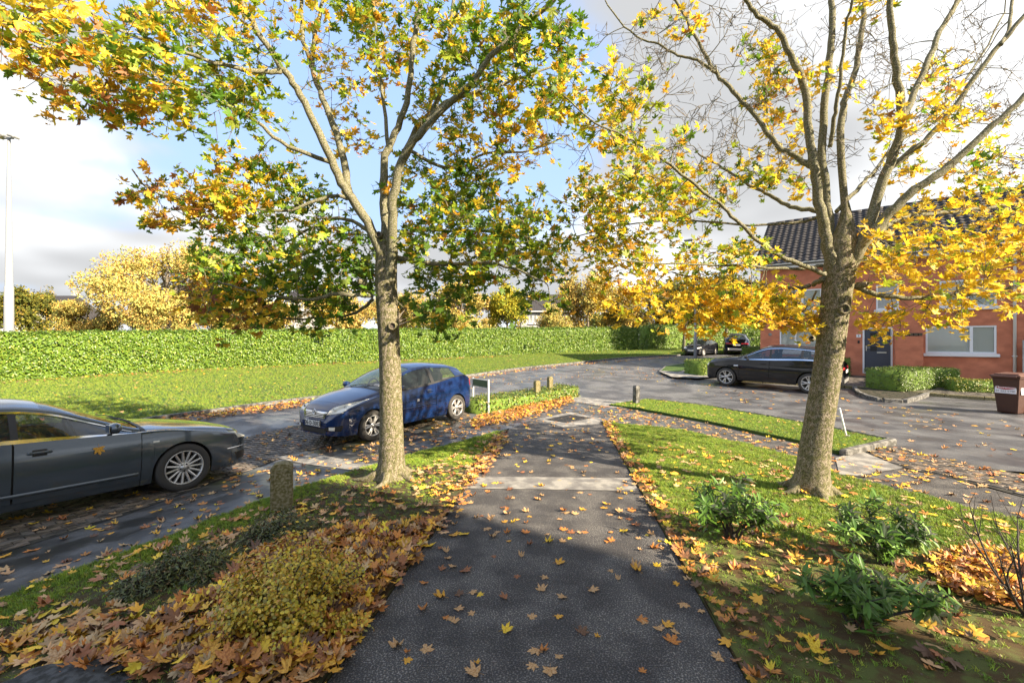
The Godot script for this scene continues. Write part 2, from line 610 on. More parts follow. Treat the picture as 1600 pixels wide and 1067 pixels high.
func paving(called: String, poly: PackedVector2Array, dir: Vector2, off: float) -> void:
	var base := structure(called, sheet(poly, off, 0.25), M.joint)
	var sm := finish(bx(Vector3.ZERO, Vector3(0.19, 0.03, 0.09), 0.007))
	var across := Vector2(-dir.y, dir.x)
	var lo := Vector2(1e9, 1e9)
	var hi := -lo
	for p in poly:
		var q := Vector2(p.dot(dir), p.dot(across))
		lo = lo.min(q)
		hi = hi.max(q)
	var xfs := []
	var row := 0
	var v := lo.y
	var inner: Array = Geometry2D.offset_polygon(poly, -0.06)
	while v < hi.y:
		var u := lo.x + (0.1 if row % 2 else 0.0)
		while u < hi.x:
			var p := dir * u + across * v
			for ip in inner:
				if Geometry2D.is_point_in_polygon(p, ip):
					var b := Basis(Vector3.UP, atan2(dir.y, dir.x)) * Basis.from_euler(Vector3(rng.randf_range(-0.012, 0.012), 0, rng.randf_range(-0.012, 0.012)))
					xfs.append(Transform3D(b, G(p, off - 0.004 + rng.randf_range(-0.002, 0.002))))
					break
			u += 0.2
		v += 0.1
		row += 1
	pieces(base, "paving_brick", "paving_bricks", sm, [M.sett0, M.sett1, M.sett2], xfs)

func build_ground() -> void:
	# the land as one sheet to the horizon
	var st := tool()
	var xs := [-500.0, -200.0, -100.0, -60.0]
	for k in range(-40, 41, 2): xs.append(float(k))
	xs.append_array([60.0, 100.0, 200.0, 500.0])
	var ds := [-200.0, -60.0, -20.0]
	for k in range(-6, 71): ds.append(float(k))
	ds.append_array([120.0, 250.0, 600.0])
	var rows := []
	for d in ds:
		var row := PackedVector3Array()
		for x in xs: row.append(Vector3(x, H(x, d) - 0.09, -d))
		rows.append(row)
	grid(st, rows)
	structure("ground", st, M.earth)
	# polygons
	var kerb := PP(KERB_LINE)
	var hedge := PP(HEDGE_LINE)
	var road := kerb.duplicate()
	road.append_array(PackedVector2Array([P(1200, 552.5), Vector2(22, 41), Vector2(32, 28), Vector2(26, 8), Vector2(14, 3.5), Vector2(2, 8.0), Vector2(-3.5, 3.2), Vector2(-9, 1.5), Vector2(-12, 3)]))
	structure("road", sheet(road, 0.0, 0.5), M.road)
	lawn_far = kerb.duplicate()
	var back := hedge.duplicate()
	back.reverse()
	lawn_far.append_array(PackedVector2Array([P(1200, 551), P(1200, 545)]))
	for p in back: lawn_far.append(p + Vector2(-0.5, 0.8))
	structure("lawn", sheet(lawn_far, 0.07, 1.0), M.lawn)
	kerb_run("kerb", kerb, 0.13, 0.1, 1.0)
	# centre path
	path_poly = PackedVector2Array([path_edge(true, -1.4), path_edge(true, 9.35), P(870, 640), path_edge(false, 10.4), path_edge(false, -1.4)])
	structure("path", skirted(sheet(path_poly, 0.02, 0.25), path_poly, 0.02), M.path)
	structure("path_band", sheet(PP([[740, 747], [984, 750], [999, 770], [726, 766]]), 0.026, 0.25), M.concrete)
	# junction and footpaths
	junction = PP([[700, 699], [795, 674], [868, 668], [942, 661], [1060, 673], [1010, 645], [955, 637], [890, 624], [735, 662], [640, 690]])
	walk_left = PP([[-300, 1060], [0, 942], [90, 906], [250, 846], [420, 781], [560, 736], [700, 697], [760, 682], [735, 655], [640, 674], [560, 690], [455, 713], [345, 752], [200, 806], [0, 868], [-300, 960]])
	structure("footpath", sheet(walk_left, 0.012, 0.25), M.wet_path)
	structure("footpath", sheet(junction, 0.016, 0.25), M.wet_path)
	structure("footpath_band", sheet(PP([[430, 716], [478, 706], [600, 730], [560, 738]]), 0.02, 0.25), M.concrete)
	structure("footpath_band", sheet(PP([[838, 656], [893, 645], [940, 655], [936, 664], [880, 669]]), 0.024, 0.25), M.concrete)
	structure("footpath_band", sheet(PP([[884, 623], [905, 621], [990, 630], [1000, 640], [950, 637], [895, 628]]), 0.021, 0.25), M.concrete)
	walk_right = PP([[942, 661], [1060, 673], [1150, 692], [1230, 712], [1310, 744], [1524, 799], [1760, 860], [1760, 815], [1600, 779], [1469, 744], [1408, 734], [1310, 714], [1245, 694], [1100, 662], [1000, 643], [955, 637]])
	structure("footpath", sheet(walk_right, 0.011, 0.25), M.path)
	structure("footpath_band", sheet(PP([[1306, 717], [1345, 706], [1412, 733], [1340, 745], [1312, 743]]), 0.019, 0.25), M.concrete)
	# brick parking bays
	bay_left = PP([[-300, 955], [0, 866], [200, 804], [345, 750], [455, 711], [560, 689], [640, 673], [735, 654], [728, 624], [600, 641], [480, 661], [330, 697], [150, 738], [-300, 850]])
	var dl := (P(480, 661) - P(150, 738)).normalized()
	paving("parking_bay_paving", bay_left, dl, 0.006)
	bay_right = PP([[1345, 707], [1389, 697], [1450, 712], [1529, 728], [1600, 742], [1760, 776], [1760, 813], [1600, 777], [1547, 762], [1469, 743], [1412, 732]])
	paving("parking_bay_paving", bay_right, (P(1600, 742) - P(1450, 712)).normalized(), 0.006)
	# lawns near by
	verge_left = PP([[795, 672], [700, 698], [560, 737], [420, 782], [250, 847], [90, 907], [0, 943], [-300, 1062]])
	verge_left.append_array(PackedVector2Array([Vector2(-6, -1.4), path_edge(true, -1.4) + Vector2(-0.01, 0), path_edge(true, 9.3) + Vector2(-0.01, 0)]))
	structure("verge", skirted(sheet(verge_left, 0.035, 0.25, 0.03), verge_left, 0.035), M.moss_soil)
	lawn_right = PP([[940, 661], [1060, 674], [1150, 693], [1230, 713], [1310, 745], [1524, 800], [1760, 861]])
	lawn_right.append_array(PackedVector2Array([Vector2(8, -1.4), path_edge(false, -1.4) + Vector2(0.01, 0), path_edge(false, 10.3) + Vector2(0.01, 0)]))
	structure("verge", skirted(sheet(lawn_right, 0.035, 0.25, 0.03), lawn_right, 0.035), M.verge_green)
	lawn_strip = PP([[952, 635], [1010, 626.5], [1100, 636.5], [1200, 654.5], [1300, 674], [1386, 692], [1311, 711], [1245, 692], [1100, 660], [1000, 641]])
	structure("verge", skirted(sheet(lawn_strip, 0.06, 0.25, 0.01), lawn_strip, 0.06), M.lawn)
	kerb_run("kerb", PP([[1010, 626], [1100, 636], [1200, 654], [1300, 673], [1388, 692]]), 0.1, 0.09, -1.0)
	kerb_run("kerb", PP([[1390, 693], [1311, 712]]), 0.12, 0.11, -1.0)
	# manhole cover
	var mh := thing("manhole_cover", "dark rectangular iron manhole cover set in the concrete where the paths meet", "manhole cover", PG(888, 656, 0.024))
	var e1 := P(894, 650) - P(855, 657)
	mh.rotation.y = atan2(e1.y, e1.x)
	part(mh, "frame", bx(Vector3(0, 0.004, 0), Vector3(0.98, 0.012, 0.68), 0.004), M.iron)
	for a in 2:
		var pl := part(mh, "plate", bx(Vector3(-0.24 + 0.48 * a, 0.012, 0), Vector3(0.46, 0.012, 0.62), 0.003), M.iron)
		var studs := tool()
		for i in 8:
			for j in 11: box(studs, Vector3(-0.42 + 0.48 * a + 0.052 * i, 0.02, -0.27 + 0.054 * j), Vector3(0.03, 0.006, 0.03), 0.002)
		part(pl, "tread_studs", studs, M.iron)
	# front paving of the house comes with the house

# ------------------------------------------------------------------ the townhouse behind the camera, whose shade lies on the near ground
func build_block_behind() -> void:
	# its right corner stands on the line that the edge of the shade draws on the path
	var corner := Vector2(8.47, -1.66)
	var along := Vector2(-0.56, -0.83)
	var c := corner + along * 4.5 + Vector2(0.83, -0.56) * 4.5
	var t := thing("townhouse", "three storey pale rendered townhouse standing across the green behind the path's near end", "building", Vector3(c.x, 0, -c.y))
	t.basis = Basis(Vector3(along.x, 0, -along.y), Vector3.UP, Vector3(along.x, 0, -along.y).cross(Vector3.UP))
	part(t, "wall", bx(Vector3(0, 4.8, 0), Vector3(9.0, 10.0, 9.0)), M.render_block)
	part(t, "roof", bx(Vector3(0, 9.88, 0), Vector3(9.12, 0.2, 9.12)), M.tile0)
	for f in 3:
		for k in 3:
			for s in [-1.0, 1.0]: window_part(t, Vector3(-3.0 + 3.0 * k, 1.0 + 3.0 * f, 4.5 * s), 1.5, 1.3, 0.0 if s > 0 else PI, [0.5])

# a window: frame, panes, blind, sill. turn: 0 faces +z of the parent
func window_part(parent: Node3D, at: Vector3, w: float, h: float, turn: float, splits: Array, blind := true, sill := true, label := "") -> Node3D:
	var xf := Transform3D(Basis(Vector3.UP, turn), at)
	var st := tool()
	var fw := 0.07
	box(st, Vector3(0, fw * 0.5, 0.01), Vector3(w, fw, 0.08), 0.006)
	box(st, Vector3(0, h - fw * 0.5, 0.01), Vector3(w, fw, 0.08), 0.006)
	for s in [-1, 1]: box(st, Vector3(s * (w - fw) * 0.5, h * 0.5, 0.01), Vector3(fw, h - 2 * fw, 0.08), 0.006)
	for k in splits: box(st, Vector3((k - 0.5) * w, h * 0.5, 0.012), Vector3(fw * 1.4, h - 2 * fw, 0.084), 0.006)
	var f := part(parent, "window", st, M.white_plastic, xf)
	part(f, "room", bx(Vector3(0, h * 0.5, -0.025), Vector3(w - 0.02, h - 0.02, 0.01)), M.room_wall)
	if blind:
		var bl := tool()
		var n := int(h / 0.05)
		for k in n: box(bl, Vector3(0, fw + (h - 2 * fw) * (k + 0.5) / n, -0.005), Vector3(w - 2 * fw - 0.02, (h - 2 * fw) / n * 0.86, 0.004), 0.0, Basis(Vector3.RIGHT, 0.25))
		part(f, "blind", bl, M.blind)
	var edges := [0.0]
	edges.append_array(splits)
	edges.append(1.0)
	for k in edges.size() - 1:
		var x0: float = (edges[k] - 0.5) * w
		var x1: float = (edges[k + 1] - 0.5) * w
		part(f, "pane", bx(Vector3((x0 + x1) * 0.5, h * 0.5, 0.022), Vector3(x1 - x0 - 0.02, h - fw, 0.006)), M.pane)
	if sill: part(f, "sill", bx(Vector3(0, -0.07, 0.06), Vector3(w + 0.16, 0.13, 0.2), 0.015), M.white_plastic)
	return f

# ------------------------------------------------------------------ the terracotta house
const HS := Vector2(0.788, -0.616)   # along the front, to the right, in (x, depth)
const HN := Vector2(-0.616, -0.788)  # outward
const HO := Vector2(16.9, 20.1)      # foot of the door
func hp(s: float, n: float) -> Vector2:
	return HO + HS * s + HN * n

func build_house() -> void:
	var fl := 0.16
	var t := thing("terracotta_house", "two storey terracotta rendered house with dark tiled roof and grey front door", "house", Vector3(HO.x, fl, -HO.y), atan2(0.616, 0.788) * -1.0)
	# local axes: +x along the front to the right, +z outward, y up
	t.basis = Basis(Vector3(HS.x, 0, -HS.y), Vector3.UP, Vector3(HN.x, 0, -HN.y))
	var xl := -4.75
	var xr := 11.0
	var ev := 5.35
	# openings: [x, y, w, h, splits, blind]
	var holes := [[2.68, 0.98, 2.12, 1.17, [0.66], true], [-3.0, 0.98, 1.75, 1.2, [0.4], true], [0.35, 2.95, 0.8, 1.15, [], false], [2.9, 2.95, 1.7, 1.15, [0.5], true], [-2.9, 2.95, 1.6, 1.15, [0.5], true], [6.9, 0.98, 2.0, 1.2, [0.5], true], [6.9, 2.95, 1.6, 1.15, [0.5], true]]
	var doorway := [0.0, 0.0, 1.06, 2.14]
	# front wall with real openings: strips between the openings' edges
	var st := tool()
	var cuts := [xl, xr]
	var all := holes.duplicate()
	all.append(doorway)
	for o in all:
		cuts.append(o[0] - o[2] * 0.5)
		cuts.append(o[0] + o[2] * 0.5)
	cuts.sort()
	for k in cuts.size() - 1:
		var a: float = cuts[k]
		var b: float = cuts[k + 1]
		if b - a < 0.001: continue
		var spans := []
		for o in all:
			if o[0] - o[2] * 0.5 < (a + b) * 0.5 and o[0] + o[2] * 0.5 > (a + b) * 0.5: spans.append([o[1], o[1] + o[3]])
		spans.sort()
		var y := -0.6
		for s in spans:
			if s[0] > y: box(st, Vector3((a + b) * 0.5, (y + s[0]) * 0.5, -0.15), Vector3(b - a, s[0] - y, 0.3))
			y = s[1]
		box(st, Vector3((a + b) * 0.5, (y + ev) * 0.5, -0.15), Vector3(b - a, ev - y, 0.3))
	part(t, "front_wall", st, M.render_orange)
	part(t, "side_wall", bx(Vector3(xl + 0.15, (ev - 0.6) * 0.5, -4.55), Vector3(0.3, ev + 0.6, 8.5)), M.render_orange)
	part(t, "side_wall", bx(Vector3(xr - 0.15, (ev - 0.6) * 0.5, -4.55), Vector3(0.3, ev + 0.6, 8.5)), M.render_orange)
	part(t, "back_wall", bx(Vector3((xl + xr) * 0.5, (ev - 0.6) * 0.5, -8.95), Vector3(xr - xl, ev + 0.6, 0.3)), M.render_orange)
	for xg in [xl, xr - 0.3]:
		var g := tool()
		var a := Vector3(xg, ev, 0)
		var b := Vector3(xg, ev + 3.0, -4.55)
		var c := Vector3(xg, ev, -9.1)
		var w := Vector3(0.3, 0, 0)
		g.set_smooth_group(-1)
		tri(g, a, b, c)
		tri(g, a + w, c + w, b + w)
		quad(g, a, a + w, b + w, b)
		quad(g, b, b + w, c + w, c)
		part(t, "gable", g, M.render_orange)
	for o in holes: window_part(t, Vector3(o[0], o[1], -0.06), o[2], o[3], 0.0, o[4], o[5])
	# door with frame
	st = tool()
	for s in [-1, 1]: box(st, Vector3(s * 0.5, 1.07, -0.05), Vector3(0.07, 2.14, 0.12), 0.006)
	box(st, Vector3(0, 2.105, -0.05), Vector3(0.93, 0.07, 0.12), 0.006)
	box(st, Vector3(0, 0.02, -0.05), Vector3(0.93, 0.04, 0.12), 0.004)
	var df := part(t, "door_frame", st, M.white_plastic)
	var dr := part(t, "door", bx(Vector3(0, 1.055, -0.08), Vector3(0.925, 2.02, 0.05), 0.006), M.door_grey)
	for k in 3:
		var sq := tool()
		for e in [[0, 0.1, 0.24, 0.03], [0, -0.1, 0.24, 0.03], [-0.105, 0, 0.03, 0.17], [0.105, 0, 0.03, 0.17]]: box(sq, Vector3(-0.14 + e[0], 1.78 - 0.31 * k + e[1], -0.05), Vector3(e[2], e[3], 0.02), 0.004)
		box(sq, Vector3(-0.14, 1.78 - 0.31 * k, -0.054), Vector3(0.18, 0.17, 0.006))
		part(dr, "glazed_square", sq, M.trim)
	part(dr, "letter_plate", bx(Vector3(0.15, 0.98, -0.05), Vector3(0.34, 0.055, 0.02), 0.005), M.steel)
	var hd := bx(Vector3(-0.4, 1.17, -0.05), Vector3(0.035, 0.24, 0.015), 0.004)
	box(hd, Vector3(-0.33, 1.2, -0.015), Vector3(0.15, 0.022, 0.022), 0.006)
	part(dr, "handle", hd, M.steel)
	part(t, "number_plate", bx(Vector3(-0.68, 1.75, 0.008), Vector3(0.17, 0.14, 0.016), 0.003), M.white_plastic)
	text_part(t, "number", "1", 0.09, M.ink, Transform3D(Basis(), Vector3(-0.68, 1.75, 0.018)))
	part(t, "doorbell", bx(Vector3(-0.68, 1.47, 0.012), Vector3(0.08, 0.13, 0.025), 0.006), M.trim)
	st = tool()
	lathe(st, [Vector2(0, 0.02), Vector2(0.07, 0.02), Vector2(0.085, 0.0)], 16, Transform3D(Basis(Vector3.RIGHT, PI * 0.5), Vector3(-4.3, 1.85, 0)))
	part(t, "wall_vent", st, M.concrete)
	# stub wall beside the door with a timber planter on top
	st = bx(Vector3(1.02, 0.86, 0.42), Vector3(0.9, 1.72, 0.84), 0.01)
	part(t, "porch_wall", st, M.render_orange)
	var pt := tool()
	for k in 6: box(pt, Vector3(0.66 + 0.145 * k, 1.79, 0.42), Vector3(0.12, 0.13, 0.8), 0.012)
	part(t, "timber_capping", pt, M.timber)
	# fascia, gutter, downpipe
	part(t, "fascia", bx(Vector3((xl + xr) * 0.5, ev - 0.02, 0.3), Vector3(xr - xl + 0.3, 0.24, 0.03), 0.004), M.white_plastic)
	part(t, "soffit", bx(Vector3((xl + xr) * 0.5, ev - 0.13, 0.15), Vector3(xr - xl + 0.3, 0.02, 0.3)), M.white_plastic)
	st = tool()
	tube(st, [Vector3(xl - 0.15, ev + 0.08, 0.37), Vector3(xr + 0.15, ev + 0.08, 0.37)], [0.055, 0.055], 10)
	part(t, "gutter", st, M.white_plastic)
	st = tool()
	tube(st, [Vector3(4.22, 0.05, 0.06), Vector3(4.22, ev - 0.4, 0.06), Vector3(4.22, ev - 0.15, 0.33), Vector3(4.22, ev + 0.05, 0.36)], [0.05, 0.05, 0.05, 0.05], 10)
	var dp := part(t, "downpipe", st, M.white_plastic)
	for k in 3: part(dp, "bracket", bx(Vector3(4.22, 0.9 + 1.7 * k, 0.05), Vector3(0.14, 0.04, 0.11), 0.004), M.white_plastic)
	# roof: two slopes with real tiles on the front one
	var run := 4.95
	var rise := 3.2
	var sl := sqrt(run * run + rise * rise)
	var rf := tool()
	var r0 := Vector3(xl - 0.25, ev + 0.1, 0.4)
	var w3 := Vector3(xr - xl + 0.5, 0, 0)
	rf.set_smooth_group(-1)
	for sg in [0, 1]:
		var e := r0 if sg == 0 else Vector3(r0.x, r0.y, -9.5)
		var top := Vector3(r0.x, ev + 0.1 + rise, 0.4 - run)
		var dn := Vector3(0, -0.12, 0)
		flatq(rf, e, e + w3, top + w3, top, Vector3(0, 1, 0))
		flatq(rf, e + dn, e + w3 + dn, top + w3 + dn, top + dn, Vector3(0, -1, 0))
		flatq(rf, e, e + w3, e + w3 + dn, e + dn, Vector3(0, 0, 1 if sg == 0 else -1))
		for q in [Vector3.ZERO, w3]: flatq(rf, e + q, top + q, top + q + dn, e + q + dn, Vector3(-1 if q == Vector3.ZERO else 1, 0, 0))
	var roof := part(t, "roof", rf, M.tile0)
	var tm := tool()
	var rows := []
	for yy in [0.0, 0.42]:
		var row := PackedVector3Array()
		for i in 9:
			var x := -0.15 + 0.3 * i / 8.0
			var up := 0.022 * cos(x / 0.3 * TAU) + 0.05
			row.append(Vector3(x, up - 0.028 * yy / 0.42 + (0.0 if yy > 0 else 0.012), -yy))
		rows.append(row)
	grid(tm, rows, true)
	var front := []
	for k in 2:
		var row := PackedVector3Array()
		for i in 9: row.append(rows[0][i] - Vector3(0, 0.035 * (1 - k), 0))
		front.append(row)
	grid(tm, front, true)
	var tile := finish(tm)
	var ang := atan2(rise, run)
	var tb := Basis(Vector3.RIGHT, ang)
	var xfs := []
	var nrow := int(sl / 0.345)
	for j in nrow:
		for i in int((xr - xl + 0.5) / 0.3):
			var q := r0 + Vector3(0.15 + 0.3 * i, 0, 0) + tb * Vector3(0, 0.0, -0.345 * j + 0.03)
			q.y += rng.randf_range(-0.004, 0.004)
			xfs.append(Transform3D(tb, q))
	pieces_local(t, roof, "roof_tile", "roof_tiles", tile, [M.tile0, M.tile1, M.tile2], xfs)
	for k in int((xr - xl + 0.5) / 0.45):
		st = tool()
		tube(st, [Vector3(0, 0, 0), Vector3(0.44, 0, 0)], [0.13, 0.13], 10)
		part(roof, "ridge_tile", st, M.tile1, Transform3D(Basis(), Vector3(xl - 0.25 + 0.45 * k, ev + 0.1 + rise + 0.0, 0.4 - run)))
	var ch := part(roof, "chimney", bx(Vector3(7.5, ev + 3.6, 0.4 - run), Vector3(1.0, 1.6, 0.6), 0.01), M.render_orange)
	# white garden gate beside the house
	var gt := thing("garden_gate", "pale cream painted garden screen standing right of the white downpipe", "gate", G(hp(5.5, 0.35), 0.14))
	gt.basis = t.basis
	for k in 14: part(gt, "board", bx(Vector3(-1.0 + 0.15 * k, 0.92, 0), Vector3(0.147, 1.8, 0.03), 0.004), M.render_white)
	part(gt, "capping", bx(Vector3(-0.02, 1.85, 0), Vector3(2.15, 0.06, 0.09), 0.008), M.timber)
	for k in [-1.1, 1.06]: part(gt, "post", bx(Vector3(k, 0.9, 0), Vector3(0.06, 1.8, 0.08), 0.006), M.render_white)
	# paved front with a kerb
	var front_walk := PackedVector2Array([hp(-4.9, 0.0), hp(11, 0.0), hp(11, 5.2), hp(2.7, 5.2), hp(-0.3, 4.6), hp(-1.6, 4.5), hp(-4.9, 5.0)])
	structure("house_pavement", sheet(front_walk, 0.12, 0.5), M.sett1)
	kerb_run("kerb", PackedVector2Array([hp(-4.9, 5.05), hp(-1.6, 4.55), hp(-0.3, 4.65), hp(2.7, 5.25), hp(11, 5.25)]), 0.13, 0.12, -1.0, "old_concrete")
	# kerbed bed under the box hedge
	var bed := PP([[1338, 606], [1346, 616], [1378, 626], [1402, 630], [1425, 624], [1453, 613], [1440, 606], [1400, 600]])
	structure("hedge_bed", sheet(bed, 0.1, 0.5), M.soil)
	kerb_run("kerb", PP([[1338, 606], [1346, 617], [1378, 627.5], [1402, 631], [1425, 625.5], [1453, 614]]), 0.15, 0.12, 1.0)

func pieces_local(owner_thing: Node3D, parent: Node, called: String, rest_name: String, mesh: Mesh, mats: Array, xfs: Array, limit := 300) -> void:
	var inv := owner_thing.transform
	var order := range(xfs.size())
	var dist := PackedFloat32Array()
	for x in xfs: dist.append((inv * x.origin).distance_to(Vector3(0, EYE, 0)) + (100.0 if absf((inv * x.origin).x) > -(inv * x.origin).z * 1.2 else 0.0))
	order.sort_custom(func(a, b): return dist[a] < dist[b])
	var rest := [[], [], []]
	for k in order.size():
		var i: int = order[k]
		if k < limit: part(parent, called, mesh, mats[(i * 7 + i / 5) % mats.size()], xfs[i])
		else: rest[(i * 7 + i / 5) % 3].append(xfs[i])
	for k in 3:
		if rest[k].size(): many(parent, rest_name, mesh, mats[k % mats.size()], rest[k])

# ------------------------------------------------------------------ leaf meshes
func maple_leaf(curl: float, sd: int) -> ArrayMesh:  # about one unit wide, stalk end at the origin, tip along +z, face up
	var r := RandomNumberGenerator.new()
	r.seed = sd
	# half outline: angle from the tip, radius from the blade's heart
	var half := [[0, 0.56], [9, 0.44], [16, 0.46], [24, 0.27], [36, 0.40], [47, 0.56], [55, 0.45], [63, 0.44], [76, 0.25], [92, 0.36], [104, 0.46], [118, 0.33], [140, 0.24], [165, 0.13]]
	var outline := []
	for k in half.size(): outline.append(Vector2(deg_to_rad(half[k][0]), half[k][1] * r.randf_range(0.92, 1.08)))
	for k in range(half.size() - 1, 0, -1): outline.append(Vector2(-deg_to_rad(half[k][0]), half[k][1] * r.randf_range(0.92, 1.08)))
	var heart := Vector3(0, 0, 0.16)
	var pts := []
	for o in outline:
		var p := Vector3(sin(o.x) * o.y, 0, cos(o.x) * o.y)
		var lift: float = (0.035 if o.y > 0.42 else -0.03) + curl * o.y * o.y * (1.4 if absf(o.x) > 0.6 else 0.9) + 0.05 * sin(o.x * 3.0 + sd) * o.y
		pts.append(heart + Vector3(p.x * (1.0 - absf(curl) * 0.25), lift, p.z))
	var st := tool()
	for k in pts.size(): tri(st, heart, pts[k], pts[(k + 1) % pts.size()])
	# stalk
	var s0 := heart + Vector3(0, 0, -0.13)
	var s1 := heart + Vector3(0.02, -0.1 * curl, -0.42)
	for e in [Vector3(0.009, 0, 0), Vector3(0, 0.009, 0)]: quad(st, s0 - e, s1 - e, s1 + e, s0 + e)
	return finish(st)

func oval_leaf(wide: float, fold: float) -> ArrayMesh:  # length one along +z from the origin
	var st := tool()
	var prof := [[0.0, 0.02], [0.22, 0.7], [0.5, 1.0], [0.78, 0.66], [1.0, 0.0]]
	for k in prof.size() - 1:
		var a: Array = prof[k]
		var b: Array = prof[k + 1]
		var ya: float = -0.35 * fold * a[0] * a[0]
		var yb: float = -0.35 * fold * b[0] * b[0]
		for s in [-1.0, 1.0]:
			var p := [Vector3(0, ya, a[0]), Vector3(s * wide * a[1] * 0.5, ya + fold * wide * a[1] * 0.5, a[0]), Vector3(s * wide * b[1] * 0.5, yb + fold * wide * b[1] * 0.5, b[0]), Vector3(0, yb, b[0])]
			flatq(st, p[0], p[1], p[2], p[3], Vector3.UP)
	return finish(st)

func sprig(n: int, wide: float, sd: int) -> ArrayMesh:  # a clump of small leaves, about one unit across
	var r := RandomNumberGenerator.new()
	r.seed = sd
	var st := tool()
	st.set_smooth_group(-1)
	for k in n:
		var c := Vector3(r.randf_range(-0.5, 0.5), r.randf_range(-0.5, 0.5), r.randf_range(-0.5, 0.5))
		var b := Basis.from_euler(Vector3(r.randf() * TAU, r.randf() * TAU, r.randf() * TAU))
		var l := r.randf_range(0.3, 0.5)
		quad(st, c + b * Vector3(0, 0, -l * 0.5), c + b * Vector3(wide * l * 0.5, 0.03, 0), c + b * Vector3(0, 0, l * 0.5), c + b * Vector3(-wide * l * 0.5, 0.03, 0))
	return finish(st)

func vary(c: Array, amt := 0.25) -> Color:
	var k := rng.randf_range(1.0 - amt, 1.0 + amt)
	return Color(c[0] * k * rng.randf_range(0.9, 1.1), c[1] * k, c[2] * k)

func pick(weights: Array) -> int:
	var total := 0.0
	for w in weights: total += w
	var q := rng.randf() * total
	for k in weights.size():
		q -= weights[k]
		if q <= 0.0: return k
	return weights.size() - 1

# orientation of a leaf: normal n, tip towards t
func leaf_basis(n: Vector3, t: Vector3, s: float) -> Basis:
	var y := n.normalized()
	var z := (t - y * t.dot(y))
	if z.length() < 1e-4: z = y.cross(Vector3(0.3, 0.1, 0.9))
	z = z.normalized()
	return Basis(y.cross(z) * s, y * s, z * s)

# ------------------------------------------------------------------ the two maples in front
var leaf_meshes: Array = []
const KEYS := ["green", "lime", "yellow", "amber", "orange", "rust", "brown", "tan"]

